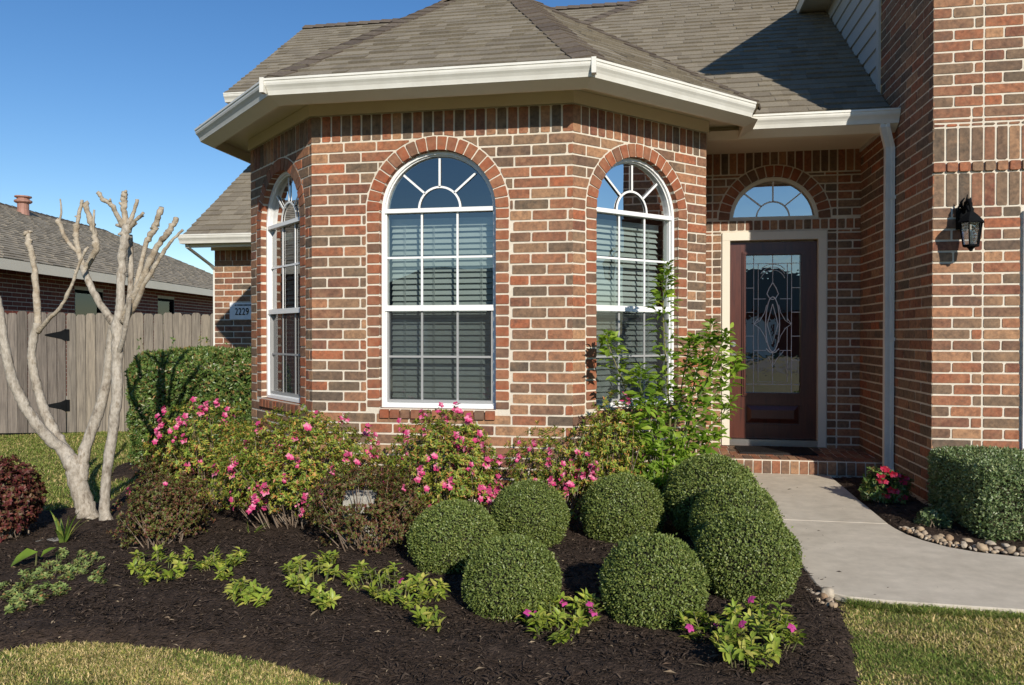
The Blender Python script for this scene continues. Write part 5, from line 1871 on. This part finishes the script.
def shrub(name, label, cat, px, py_top, py_bot, hw, d, ry, n, k, L, Wd, mat, seed, flowers=(), fl=PINK, fsc=1.0, lum=0.22, inner=0.35, group=None, wmat='twig', rf=0, hole=None):
    """loose shrub: shoot tips through a lumpy half-ellipsoid, leaf whorls on the tips, real twigs from the base"""
    r = np.random.default_rng(seed)
    base = W(px, py_bot, d)
    base.z = gz(base.x, base.y)
    h = W(px, py_top, d).z - base.z
    rx = hw / F * d
    e = empty(name, base, 0, label, cat, group)
    n = int(n * 3.2)
    D = unit_dirs(n, r, -0.75)
    rad = 1 - np.abs(r.normal(0, inner, n)) * 0.8
    rad = np.clip(rad, 0.25, 1.1) * (1 + lum * lump(D, 2.6, seed + 1))
    zc = h * 0.45
    Ploc = np.column_stack([D[:, 0] * rx * rad, D[:, 1] * ry * rad, zc + np.where(D[:, 2] > 0, D[:, 2] * (h - zc), D[:, 2] * zc) * rad])
    Ploc[:, 2] = np.maximum(Ploc[:, 2], 0.03)
    # turn the ellipsoid so that its width lies across the view
    an = PSI
    R2 = np.array([[math.cos(an), -math.sin(an)], [math.sin(an), math.cos(an)]])
    Ploc[:, :2] = Ploc[:, :2] @ R2.T
    if hole:
        q = proj(Ploc + np.array(base))
        bad = (q[:, 0] > hole[0]) & (q[:, 0] < hole[2]) & (q[:, 1] > hole[1]) & (q[:, 1] < hole[3]) & (q[:, 2] < hole[4])
        Ploc = Ploc[~bad]; n = len(Ploc)
    dirs = nrm(np.column_stack([Ploc[:, :2] / max(rx, ry), Ploc[:, 2] / h - 0.35]) + np.array([0, 0, 0.35]) + r.normal(0, 0.3, (n, 3)))
    V, T = whorls(Ploc, dirs, k, L, Wd, r)
    npmesh('foliage', V, T, mat, e)
    mb = MB()
    idx = r.permutation(n)[:min(n, 90)]
    for i in idx:
        p = Vector(Ploc[i])
        b = Vector((p.x * 0.35 + r.normal(0, 0.03), p.y * 0.35 + r.normal(0, 0.03), -0.02))
        m = b.lerp(p, 0.5) + Vector((r.normal(0, 0.02), r.normal(0, 0.02), 0.05 * h))
        mb.tube([b, m, p * 0.96], [0.0045, 0.003, 0.0012], 5, cap=False)
    mb.build('branches', M[wmat], e)
    # blossoms where the photograph has them: on the shoot tip seen nearest to that spot
    Pw = Ploc + np.array(base)
    pr = proj(Pw)
    lo = np.array(base)
    fi = list(flowers)
    for (fx, fy, *s) in fi:
        dd = np.hypot(pr[:, 0] - fx, pr[:, 1] - fy)
        cand = np.argsort(dd + (pr[:, 2] - pr[:, 2].min()) * 14)[:1]
        i = int(cand[0])
        sc = (s[0] if s else 1.0) * fsc
        outv = nrm(dirs[i] * 0.6 + np.array([0.1, -0.8, 0.5]))
        put_flower(fl[int(r.integers(len(fl)))], Pw[i] + outv * 0.02, outv, e, sc * r.uniform(0.85, 1.15), r)
    for _ in range(rf):
        i = int(r.integers(n))
        outv = nrm(dirs[i] + np.array([0, -0.4, 0.2]))
        put_flower(fl[int(r.integers(len(fl)))], Pw[i], outv, e, fsc * r.uniform(0.6, 1.05), r)
    return e


AZG = 'azaleas in bloom along the brick bay'
shrub('azalea', 'pink flowering azalea in front of the dark hedge', 'shrub', 206, 396, 486, 58, 5.85, 0.40, 330, 9, 0.031, 0.0125, M['azleaf'], 401,
      [(168, 408), (158, 420), (160, 436), (180, 438), (186, 424), (194, 404), (198, 408), (206, 406), (178, 424), (190, 422), (224, 421), (221, 397), (201, 461), (193, 472, .7), (164, 425), (215, 404, .7)], group=AZG, rf=22)
shrub('azalea', 'widest azalea, sprawling under the left face of the brick bay', 'shrub', 298, 404, 512, 88, 5.25, 0.42, 620, 9, 0.031, 0.0125, M['azleaf'], 402,
      [(256, 427), (308, 427), (279, 450), (284, 453), (216, 470), (228, 471), (237, 469), (264, 486), (258, 504), (262, 510), (297, 504), (309, 501), (304, 512, .7), (322, 489), (345, 459), (352, 460), (355, 463), (365, 434), (381, 440), (364, 428, .8), (317, 414, .7), (299, 460, .7), (253, 512), (340, 420, .7), (330, 470, .7)], group=AZG, rf=50)
shrub('azalea', 'azalea with the most pink blossoms below the front window', 'shrub', 448, 402, 502, 62, 5.2, 0.36, 420, 9, 0.031, 0.0125, M['azleaf'], 403,
      [(407, 440), (388, 407, .8), (418, 411), (441, 407), (456, 404), (463, 407), (473, 404), (481, 409), (458, 441), (461, 448), (460, 453), (477, 441), (428, 454), (436, 457), (440, 466), (427, 472), (499, 457), (486, 461), (469, 469, .8), (449, 485), (432, 488), (440, 505), (494, 494), (500, 492), (484, 486, .7), (450, 420, .7)], group=AZG, rf=34)
shrub('azalea', 'sparse azalea against the bare brick between the two windows', 'shrub', 560, 420, 500, 62, 5.3, 0.28, 230, 8, 0.031, 0.0125, M['azleaf'], 404,
      [(550, 459), (557, 483), (562, 487), (570, 484), (567, 492), (532, 485, .8), (538, 486, .8), (593, 473), (581, 476, .8), (545, 449, .7), (520, 456, .6), (566, 470, .8)], group=AZG, inner=0.5, rf=20)
shrub('azalea', 'leggy azalea under the right window with two pink blossoms on top', 'shrub', 610, 392, 490, 36, 5.45, 0.25, 190, 8, 0.033, 0.0135, M['azleaf'], 405,
      [(622, 393), (638, 393, .8), (594, 470, .8)], group=AZG, inner=0.5)
LG = 'dark red leaved shrubs in the mulch'
shrub('loropetalum', 'burgundy leaved shrub cut off by the left edge of the view', 'shrub', 2, 457, 546, 42, 5.05, 0.30, 420, 8, 0.026, 0.017, M['loro'], 411, group=LG)
shrub('loropetalum', 'burgundy tinged shrub to the right of the bare tree trunk', 'shrub', 164, 474, 553, 46, 4.85, 0.28, 470, 8, 0.019, 0.011, M['lorog'], 412, group=LG, lum=0.36, inner=0.45, fl=PINK, flowers=[(165, 485, .6), (128, 490, .7)])
shrub('loropetalum', 'olive and burgundy shrub left of the boxwood balls', 'shrub', 368, 462, 562, 58, 4.7, 0.34, 700, 8, 0.018, 0.010, M['lorog'], 413, hole=(345, 485, 375, 504, 4.85), group=LG, lum=0.38, inner=0.45, fl=PINK, flowers=[(404, 490, .5)])
shrub('azalea', 'low bronze azalea between the tree and the widest azalea', 'shrub', 172, 440, 500, 40, 5.7, 0.28, 260, 8, 0.028, 0.011, M['lorog'], 414, group=AZG, lum=0.35, inner=0.45)
shrub('red_azalea', 'red flowering plant in the shade at the foot of the downspout', 'flowers', 886, 470, 517, 24, 5.75, 0.16, 110, 7, 0.045, 0.02, M['hedgeleaf'], 421,
      [(884, 468), (890, 478), (896, 476), (886, 482), (899, 486), (880, 488), (893, 492), (900, 498), (875, 480), (888, 500, .8), (904, 480), (878, 470)], fl=REDB, fsc=0.85)
shrub('shade_plant', 'small grey green plant in the shade beside the river stones', 'plant', 935, 508, 530, 15, 5.0, 0.10, 40, 6, 0.04, 0.018, M['greyleaf'], 422)


# ---------------------------------------------------- tall leafy shrub by the right window
r = np.random.default_rng(430)
tb = W(665, 485, 5.55); tb.z = gz(tb.x, tb.y)
tall = empty('leafy_shrub', tb, 0, 'tall bright green leafy shrub between the right window and the front door', 'shrub')
stems = [
    [(665, 470), (668, 420), (666, 360), (664, 310), (667, 280), (668, 264)],
    [(655, 470), (640, 430), (622, 380), (611, 345), (606, 332)],
    [(660, 470), (650, 420), (642, 385), (640, 365)],
    [(672, 470), (685, 420), (698, 375), (706, 345), (712, 322)],
    [(670, 470), (692, 430), (716, 395), (731, 372), (734, 352)],
    [(674, 470), (700, 440), (722, 415), (733, 398)],
    [(668, 470), (676, 420), (684, 375), (688, 348), (694, 336)],
    [(660, 470), (645, 445), (632, 425), (622, 415)],
    [(668, 475), (660, 440), (655, 405), (656, 378)],
    [(672, 475), (700, 455), (712, 440), (720, 430)],
    [(668, 470), (690, 412), (712, 372), (722, 345), (728, 330)]]
mb = MB(); LP, LA, LNn, LS = [], [], [], []
for si, st in enumerate(stems):
    dd = 5.55 + r.uniform(-0.22, 0.15)
    pts = []
    for i, (x, y) in enumerate(st):
        t = i / (len(st) - 1)
        pts.append(W(x + r.normal(0, 1.2), y, 5.55 + (dd - 5.55) * t) - tb)
    pts[0] = Vector((r.normal(0, 0.02), r.normal(0, 0.02), -0.03))
    # subdivide
    fine = []
    for a, b in zip(pts[:-1], pts[1:]):
        for s in range(5): fine.append(a.lerp(b, s / 5))
    fine.append(pts[-1])
    mb.tube(fine, [0.009 * (1 - 0.8 * i / len(fine)) for i in range(len(fine))], 6)
    L = sum((fine[i + 1] - fine[i]).length for i in range(len(fine) - 1))
    nleaf = int(L / 0.0072)
    for j in range(nleaf):
        t = (j + r.uniform()) / nleaf
        if t < 0.10: continue
        f = t * (len(fine) - 1); i = min(len(fine) - 2, int(f))
        p = fine[i].lerp(fine[i + 1], f - i)
        a = j * 2.4 + r.normal(0, 0.4)
        od = np.array([math.cos(a), math.sin(a), r.uniform(-0.15, 0.75)])
        LP.append(np.array(p) + od * r.uniform(0.0, 0.07 if t < 0.75 else 0.025)); LA.append(nrm(od + np.array([0, 0, -0.3 + 0.5 * t]) + r.normal(0, 0.2, 3))); LNn.append(np.array([0, -0.25, 1.0]) + r.normal(0, 0.35, 3))
        LS.append((0.092 if t < 0.85 else 0.062) * r.uniform(0.65, 1.15))
mb.build('branches', M['greenstem'], tall)
LS = np.array(LS)
V, T = leaves(np.array(LP), np.array(LA), nrm(np.array(LNn)), LS, LS * 0.42, fold=0.16, droop=0.28, rich=True)
npmesh('foliage', V, T, M['tall'], tall, smooth=True)
fp = shrub('leafy_shrub', 'bushy lower growth of bright leaves at the foot of the tall shrub', 'shrub', 660, 436, 492, 40, 5.45, 0.22, 60, 8, 0.062, 0.022, M['tall'], 431, inner=0.45)


# ---------------------------------------------------- vincas and other low plants
def spread(hs, k, s, seed):
    r = np.random.default_rng(seed)
    return [(x + r.normal(0, s), y + r.normal(0, s * 0.55)) for x, y in hs for _ in range(k)]


def rosette_plant(name, label, heads, d=None, L=0.046, Wd=0.019, mat='vinca', seed=1, flowers=(), group='low yellow green vincas at the front of the bed', k=9, hgt=0.05):
    """heads: pixel positions of leaf rosettes"""
    r = np.random.default_rng(seed)
    hs = []
    for (x, y) in heads:
        g = G(x, y + 8)
        hs.append(g)
    b = Vector((sum(p.x for p in hs) / len(hs), sum(p.y for p in hs) / len(hs), 0)); b.z = gz(b.x, b.y)
    e = empty(name, b, 0, label, 'plant', group)
    tips, dirs = [], []
    mb = MB()
    for (x, y), g in zip(heads, hs):
        for q in range(4):
            t = np.array(g) + np.array([r.normal(0, 0.017), r.normal(0, 0.017), hgt * r.uniform(0.55, 1.4) + 0.03])
            tips.append(t - np.array(b)); dd = nrm(np.array([r.normal(0, .35), r.normal(-0.1, .35), 1.0])); dirs.append(dd)
            tl = Vector(t - np.array(b))
            mb.tube([Vector((0, 0, -0.012)), Vector((tl.x * 0.8, tl.y * 0.8, 0.004)), tl], [0.003, 0.003, 0.002], 5)
    mb.build('stems', M['greenstem'], e)
    tips, dirs = np.array(tips), np.array(dirs)
    V, T = whorls(tips, dirs, k, L, Wd, r, spread=1.0, rich=True, fold=0.18, droop=0.2)
    npmesh('foliage', V, T, M[mat], e, smooth=True)
    for (x, y, *s) in flowers:
        pr = proj(tips + np.array(b))
        i = int(np.argmin(np.hypot(pr[:, 0] - x, pr[:, 1] - y)))
        put_flower(MAG[int(r.integers(2))], tips[i] + np.array(b) + np.array([0, -0.012, 0.018]), np.array([0.1, -0.75, 0.6]), e, s[0] if s else 1.0, r)
    return e


rosette_plant('vinca', 'yellow green vinca below the burgundy tinged shrub', [(138, 562), (150, 572), (160, 558), (172, 566), (178, 575), (166, 582), (146, 583), (135, 573), (186, 560)], seed=501, L=0.042)
rosette_plant('vinca', 'small green vinca right of the burgundy tinged shrub', [(204, 570), (212, 562), (222, 572), (232, 566), (240, 560), (228, 577)], seed=502)
rosette_plant('vinca', 'small vinca with drooping yellow sprig in the open mulch', [(240, 592), (248, 603), (262, 606), (256, 597), (232, 602)], seed=503)
rosette_plant('vinca', 'tall clump of vinca between two shrubs at the middle of the bed', [(288, 580), (298, 572), (310, 580), (322, 570), (328, 580), (300, 592), (312, 597), (322, 606), (330, 613), (292, 590), (328, 566)], seed=504, hgt=0.065)
rosette_plant('vinca', 'sprawling vinca in front of the olive and burgundy shrub', [(352, 588), (364, 580), (376, 586), (388, 580), (398, 590), (410, 596), (420, 606), (432, 604), (440, 598), (426, 622), (428, 632), (392, 604), (372, 600), (404, 610), (416, 590)], seed=505, hgt=0.06, flowers=[(402, 581)])
rosette_plant('vinca', 'pink flowered vinca in front of the broad boxwood ball', [(528, 625), (540, 618), (552, 614), (565, 612), (578, 618), (592, 625), (545, 632), (560, 630), (575, 634), (560, 645), (535, 635), (588, 612)], seed=506, hgt=0.06, flowers=[(523, 616), (542, 624), (570, 612), (602, 631), (588, 606)])
rosette_plant('vinca', 'pink flowered vinca nearest the front, beside the lawn', [(690, 640), (704, 634), (718, 640), (732, 628), (745, 634), (758, 640), (772, 650), (785, 640), (796, 652), (740, 650), (726, 656), (752, 662), (766, 672), (745, 676), (735, 668), (760, 620), (778, 628)], seed=507, hgt=0.07, flowers=[(684, 640), (718, 626), (745, 604), (746, 634), (794, 632)])
rosette_plant('sedum', 'mat of grey green sedum at the foot of the bare tree', spread([(10, 602), (22, 590), (36, 584), (48, 576), (58, 566), (70, 570), (82, 576), (94, 566), (62, 582), (44, 592), (30, 600), (76, 562), (88, 558), (52, 590), (18, 612), (8, 590), (66, 555), (98, 575), (38, 572), (28, 578)], 3, 6.5, 5), L=0.022, Wd=0.012, mat='sedum', seed=508, group=None, k=12, hgt=0.02)


def strap_plant(label, px, py, n, L, Wd, seed, mat='iris', spread=0.7, name='strap_leaf_plant'):
    r = np.random.default_rng(seed)
    g = G(px, py)
    e = empty(name, g, 0, label, 'plant')
    mb = MB()
    for i in range(n):
        a = r.uniform(0, 6.28); s = r.uniform(0.1, spread); ln = L * r.uniform(0.6, 1.1)
        d = Vector((math.cos(a), math.sin(a), 0)); side = Vector((-d.y, d.x, 0))
        prev = None
        k = 7
        for j in range(k):
            t = j / (k - 1)
            c = d * (s * ln * (t ** 1.5) + 0.008) + Vector((0, 0, ln * (t - 0.42 * s * t * t * t) - 0.01))
            w = Wd * (1 - t ** 2.2) * 0.5 + 0.0006
            l, m, q = c + side * w, c - d * w * 0.35, c - side * w
            if prev:
                mb.faces([prev[0], prev[1], prev[2], l, m, q], [(0, 1, 4, 3), (1, 2, 5, 4)])
            prev = (l, m, q)
    mb.build('leaves', M[mat], e)
    return e


strap_plant('clump of upright sword leaves at the base of the bare tree', 62, 548, 9, 0.30, 0.028, 521, spread=0.85)
strap_plant('small clump of thin strap leaves in the mulch below the widest azalea', 250, 538, 8, 0.13, 0.012, 522, spread=1.2)
g = G(26, 572)
e = empty('broad_leaf_plant', g, 0, 'single broad green leaf folded over the left end of the sedum mat', 'plant')
mb = MB()
mb.tube([(0.02, 0.03, -0.02), (0.04, 0.02, 0.06), (0.06, 0.0, 0.11)], [0.006, 0.005, 0.004], 6)
mb.build('stem', M['greenstem'], e)
V, T = leaves(np.array([[0.07, 0.0, 0.115], [0.05, 0.04, 0.07]]), np.array([[-0.85, -0.25, -0.25], [0.4, 0.2, 0.5]]), np.array([[0.0, -0.6, 0.9], [-.3, -.5, .6]]), np.array([0.19, 0.09]), np.array([0.09, 0.05]), fold=0.15, droop=0.3, rich=True)
npmesh('leaf_blade', V, T, M['tall'], e, smooth=True)


# ---------------------------------------------------- crepe myrtle
tg = W(92, 523, 5.60); tg.z = gz(tg.x, tg.y)
tree = empty('crepe_myrtle', tg, 0, 'bare pruned tree with pale smooth multiple trunks and knobbly stubs', 'tree')
rt = random.Random(77)
def catmull(pts, k=5):
    out = []
    n = len(pts)
    for i in range(n - 1):
        p0, p1, p2, p3 = pts[max(0, i - 1)], pts[i], pts[i + 1], pts[min(n - 1, i + 2)]
        for s in range(k):
            t = s / k
            out.append([0.5 * (2 * b + (-a + c) * t + (2 * a - 5 * b + 4 * c - d) * t * t + (-a + 3 * b - 3 * c + d) * t ** 3) for a, b, c, d in zip(p0, p1, p2, p3)])
    out.append(list(pts[-1]))
    return out


def limb(name, nodes, mat, knob=0.0, n=12):
    """nodes: px, py, depth, diameter in px"""
    f = catmull(nodes, 6)
    pts = [W(x, y, d) - tg for x, y, d, w_ in f]
    rad = [max(1.2, w_ * (0.60 if mat is M['bark'] else 0.64)) / 2 / F * d for x, y, d, w_ in f]
    pts = [p + Vector((rt.gauss(0, 1), rt.gauss(0, 1), rt.gauss(0, 1))) * r_ * 0.06 for p, r_ in zip(pts, rad)]
    rad = [r_ * (1 + rt.uniform(-0.05, 0.07)) for r_ in rad]
    if knob:
        m = len(rad)
        for i in range(m):
            t = i / (m - 1)
            rad[i] *= 1 + knob * math.exp(-((t - 0.93) / 0.06) ** 2) + knob * 0.5 * max(0, math.sin(t * 19 + rt.random())) * (t > 0.4)
    mb = MB()
    if knob:
        for i in range(2, len(pts)):
            if i > len(pts) * 0.35:
                pts[i] = pts[i] + Vector((rt.gauss(0, 1), rt.gauss(0, 1), rt.gauss(0, 1))) * rad[i] * 0.16
                rad[i] *= rt.uniform(0.86, 1.16)
    mb.tube(pts, rad, n)
    if knob:
        for _ in range(rt.randint(2, 4)):
            i = rt.randint(int(len(pts) * 0.4), len(pts) - 1)
            dr = Vector((rt.gauss(0, 1), rt.gauss(0, 1), rt.gauss(0.7, 0.4))).normalized()
            ln = rad[i] * rt.uniform(1.3, 2.3)
            mb.tube([pts[i], pts[i] + dr * ln * 0.6, pts[i] + dr * ln], [rad[i] * 0.6, rad[i] * 0.5, rad[i] * 0.28], 8)
    return mb.build(name, mat, tree, smooth=True)


D0 = 5.6
limb('trunk', [(92, 531, D0, 48), (87, 519, D0, 36), (82, 500, D0, 29), (76, 478, D0, 27), (70, 461, D0, 26), (62, 450, D0, 20), (50, 440, D0 - .05, 18), (36, 424, D0 - .1, 17), (24, 404, D0 - .13, 17), (14, 384, D0 - .15, 16), (8, 362, D0 - .17, 15), (3, 335, D0 - .18, 14), (0, 312, D0 - .18, 13), (-3, 296, D0 - .18, 11)], M['bark'], n=16)
limb('trunk', [(74, 470, D0, 20), (66, 452, D0 + .03, 18), (54, 432, D0 + .06, 16), (43, 408, D0 + .09, 15), (36, 384, D0 + .11, 14), (32, 360, D0 + .12, 13), (33, 340, D0 + .12, 13), (38, 323, D0 + .12, 12)], M['bark'], n=14)
limb('trunk', [(80, 482, D0, 22), (82, 462, D0 + .02, 20), (88, 438, D0 + .05, 18), (99, 410, D0 + .08, 17), (106, 380, D0 + .1, 15), (110, 350, D0 + .1, 14), (114, 325, D0 + .08, 15)], M['bark'], n=14)
limb('trunk', [(106, 526, D0 - .1, 26), (104, 510, D0 - .1, 17), (105, 482, D0 - .1, 15), (111, 440, D0 - .09, 16), (116, 400, D0 - .07, 17), (117, 360, D0 - .04, 17), (118, 330, D0 - .02, 19), (121, 312, D0, 18)], M['bark'], n=14)
limb('branch', [(0, 352, D0 - .17, 8), (-8, 356, D0 - .1, 8), (-22, 348, D0, 7)], M['bark'])
limb('branch', [(38, 326, D0 + .12, 11), (37, 300, D0 + .13, 10), (35, 272, D0 + .14, 9), (32, 252, D0 + .14, 9), (29, 240, D0 + .14, 8), (26, 231, D0 + .14, 7)], M['barktip'], 0.25)
limb('branch', [(38, 332, D0 + .12, 8), (48, 320, D0 + .06, 6.5), (61, 307, D0, 5.5), (70, 290, D0 - .03, 5), (77, 272, D0 - .05, 4.5), (83, 256, D0 - .06, 4), (89, 247, D0 - .06, 3.5)], M['barktip'], 0.2)
limb('branch', [(116, 326, D0 + .06, 14), (108, 315, D0 + .08, 12), (98, 300, D0 + .1, 11), (90, 284, D0 + .12, 11), (83, 266, D0 + .13, 11)], M['bark'])
limb('branch', [(84, 268, D0 + .13, 9), (79, 252, D0 + .16, 8), (77, 238, D0 + .17, 8), (76, 224, D0 + .17, 9)], M['barktip'], 0.35)
limb('branch', [(77, 228, D0 + .17, 6), (80, 214, D0 + .17, 5), (83, 200, D0 + .17, 4)], M['barktip'], 0.2)
limb('branch', [(80, 254, D0 + .15, 6), (70, 244, D0 + .18, 6), (63, 232, D0 + .2, 6), (59, 220, D0 + .2, 7)], M['barktip'], 0.3)
limb('branch', [(60, 222, D0 + .2, 3.5), (62, 212, D0 + .2, 3), (61, 199, D0 + .2, 2)], M['barktip'])
limb('branch', [(85, 270, D0 + .13, 10), (92, 258, D0 + .1, 9), (97, 247, D0 + .08, 10), (94, 232, D0 + .08, 9), (90, 217, D0 + .08, 8), (86, 202, D0 + .08, 7)], M['barktip'], 0.3)
limb('branch', [(95, 240, D0 + .08, 5), (94, 226, D0 + .05, 4), (95, 210, D0 + .05, 3)], M['barktip'])
limb('branch', [(120, 318, D0, 16), (121, 296, D0, 14), (121, 274, D0 + .02, 13), (123, 252, D0 + .03, 13), (126, 234, D0 + .04, 14), (127, 222, D0 + .04, 12)], M['bark'], 0.1)
limb('branch', [(127, 228, D0 + .04, 10), (125, 212, D0 + .05, 9), (124, 202, D0 + .05, 9), (125, 193, D0 + .05, 8)], M['barktip'], 0.2)
limb('branch', [(123, 226, D0 + .04, 8), (117, 214, D0 + .0, 7), (110, 203, D0 - .03, 7), (104, 200, D0 - .04, 6), (99, 193, D0 - .05, 5)], M['barktip'], 0.2)
limb('branch', [(129, 224, D0 + .04, 8), (134, 214, D0 + .07, 5.5), (138, 200, D0 + .08, 4.5)], M['barktip'], 0.2)
limb('branch', [(129, 230, D0 + .04, 7), (136, 221, D0, 5.5), (144, 213, D0 - .02, 4)], M['barktip'], 0.2)
limb('branch', [(122, 312, D0, 10), (129, 300, D0 + .08, 9.5), (131, 280, D0 + .12, 9), (131, 255, D0 + .15, 9), (130, 235, D0 + .16, 9)], M['bark'])
limb('branch', [(124, 316, D0, 13), (133, 298, D0 - .06, 11), (144, 276, D0 - .1, 10), (155, 252, D0 - .12, 9), (165, 237, D0 - .13, 9), (172, 228, D0 - .14, 8), (177, 218, D0 - .14, 6)], M['barktip'], 0.28)
limb('branch', [(136, 290, D0 + .1, 9), (142, 262, D0 + .14, 7), (147, 243, D0 + .15, 7), (153, 232, D0 + .15, 9), (158, 220, D0 + .15, 8), (162, 208, D0 + .15, 6)], M['barktip'], 0.35)
limb('branch', [(123, 322, D0 - .03, 11), (135, 305, D0 - .1, 8.5), (146, 282, D0 - .15, 7), (158, 262, D0 - .17, 6), (170, 244, D0 - .18, 5), (183, 230, D0 - .18, 3.5)], M['barktip'], 0.15)
limb('branch', [(118, 355, D0 - .04, 8), (124, 335, D0 - .12, 8), (128, 312, D0 - .15, 8), (130, 298, D0 - .16, 7)], M['bark'])

# ---------------------------------------------------- stones
def stone_mesh(seed):
    bm = bmesh.new()
    bmesh.ops.create_icosphere(bm, subdivisions=3, radius=1.0)
    rr = np.random.default_rng(seed)
    P = np.array([v.co[:] for v in bm.verts])
    k = 1 + 0.26 * lump(P, 1.3, seed) + 0.09 * lump(P, 3.5, seed + 1)
    sc = rr.uniform(0.7, 1.15, 3) * np.array([1, 0.85, 0.62])
    for v, kk in zip(bm.verts, k):
        v.co = Vector((v.co.x * kk * sc[0], v.co.y * kk * sc[1], v.co.z * kk * sc[2]))
    me = bpy.data.meshes.new('river_stone')
    bm.to_mesh(me); bm.free()
    me.polygons.foreach_set('use_smooth', [True] * len(me.polygons))
    me.materials.append(M['stone'])
    return me


SM = [stone_mesh(600 + i) for i in range(7)]
rs_ = np.random.default_rng(620)
def lay(poly_line, width, n, label, group, smin, smax, side=1):
    """stones along a line, spread to one side, kept from overlapping"""
    pts = [Vector((*p, 0)) for p in poly_line]
    L = [0]
    for a, b in zip(pts[:-1], pts[1:]): L.append(L[-1] + (b - a).length)
    placed = []
    tries = 0
    while len(placed) < n and tries < 6000:
        tries += 1
        s = rs_.uniform(0, L[-1]); i = max(j for j in range(len(pts) - 1) if L[j] <= s)
        a, b = pts[i], pts[i + 1]
        t = (s - L[i]) / max(1e-6, L[i + 1] - L[i]); d = (b - a).normalized()
        nr = Vector((-d.y, d.x, 0)) * side
        R_ = rs_.uniform(smin, smax)
        p = a.lerp(b, t) + nr * (R_ * 0.8 + abs(rs_.normal(0, width * 0.5)))
        if all((p - q).length > (R_ + w_) * 0.74 for q, w_ in placed):
            placed.append((p, R_))
            o = bpy.data.objects.new('river_stone', SM[int(rs_.integers(7))]); col.objects.link(o)
            o.location = (p.x, p.y, gz(p.x, p.y) + 0.018 + R_ * rs_.uniform(0.15, 0.55))
            o.rotation_euler = (rs_.normal(0, 0.5), rs_.normal(0, 0.5), rs_.uniform(0, 6.28))
            o.scale = (R_, R_, R_)
            tag(o, label, 'stone', group)
lay([(1.585, 5.30), (1.625, 5.14), (1.69, 5.0), (1.78, 4.885), (1.92, 4.80), (2.12, 4.755), (2.5, 4.73), (2.95, 4.72)], 0.075, 130, 'small tan river stone in the edging between the path and the hedge', 'river stones edging the path', 0.012, 0.042, 1)
lay([(0.74, 4.0), (0.83, 3.90), (0.86, 3.82), (0.88, 3.70)], 0.05, 16, 'small tan river stone at the corner where bed, path and lawn meet', 'river stones at the corner of the bed', 0.012, 0.028, -1)
o = bpy.data.objects.new('river_stone', SM[2]); col.objects.link(o)
p = G(829, 601); o.location = (p.x, p.y, p.z + 0.03); o.scale = (0.04, 0.04, 0.045)
tag(o, 'largest rounded pale stone at the corner of path and lawn', 'stone')


def flat_stone(name, px, py, d, sx, sy, sz, label, seed, rz, tilt=0.0):
    me = stone_mesh(seed).copy()
    me.materials.clear(); me.materials.append(M['limestone'])
    o = bpy.data.objects.new(name, me); col.objects.link(o)
    p = W(px, py, d)
    o.location = (p.x, p.y, max(p.z, gz(p.x, p.y) + sz * 0.3)); o.scale = (sx, sy, sz); o.rotation_euler = (tilt, 0, rz)
    return tag(o, label, 'stone')


flat_stone('stepping_stone', 46, 545, 4.95, 0.15, 0.10, 0.035, 'flat grey stone half hidden behind the sword leaf clump', 650, 0.4)
# pale block half hidden in the olive shrub
mb = MB()
b_ = W(360, 497, 4.78)
e = bpy.data.meshes.new('x')
pts_ = []
rr_ = random.Random(4)
bm = bmesh.new()
bmesh.ops.create_cube(bm, size=1)
bmesh.ops.subdivide_edges(bm, edges=bm.edges[:], cuts=4, use_grid_fill=True)
for v in bm.verts:
    v.co *= 1 - 0.10 * (v.co.length - 0.5)
    v.co += Vector((rr_.gauss(0, .012), rr_.gauss(0, .012), rr_.gauss(0, .012)))
me = bpy.data.meshes.new('stone_block'); bm.to_mesh(me); bm.free()
me.materials.append(M['limestone'])
o = bpy.data.objects.new('stone_block', me); col.objects.link(o)
o.location = (b_.x, b_.y, gz(b_.x, b_.y) + 0.15); o.scale = (0.21, 0.14, 0.36); o.rotation_euler = (0.06, 0.03, 0.25)
tag(o, 'pale limestone block showing through the olive and burgundy shrub', 'stone')

# blue ribbed pot behind the azaleas
pp_ = W(618, 464, 5.75)
pot = empty('plant_pot', (pp_.x, pp_.y, gz(pp_.x, pp_.y)), 0, 'blue and white ribbed pot half hidden behind the leggy azalea', 'pot')
mb = MB(); mb.lathe((0, 0, 0), [(0.085, 0.0), (0.11, 0.30), (0.12, 0.305), (0.12, 0.33), (0.10, 0.33), (0.09, 0.25)], 18); mb.build('pot_body', M['bluepot'], pot)
mb = MB()
for k in range(12):
    a = 2 * math.pi * k / 12
    mb.tube([(0.090 * math.cos(a), 0.090 * math.sin(a), 0.01), (0.113 * math.cos(a), 0.113 * math.sin(a), 0.295)], 0.008, 6)
mb.build('pot_ribs', M['plaque'], pot)
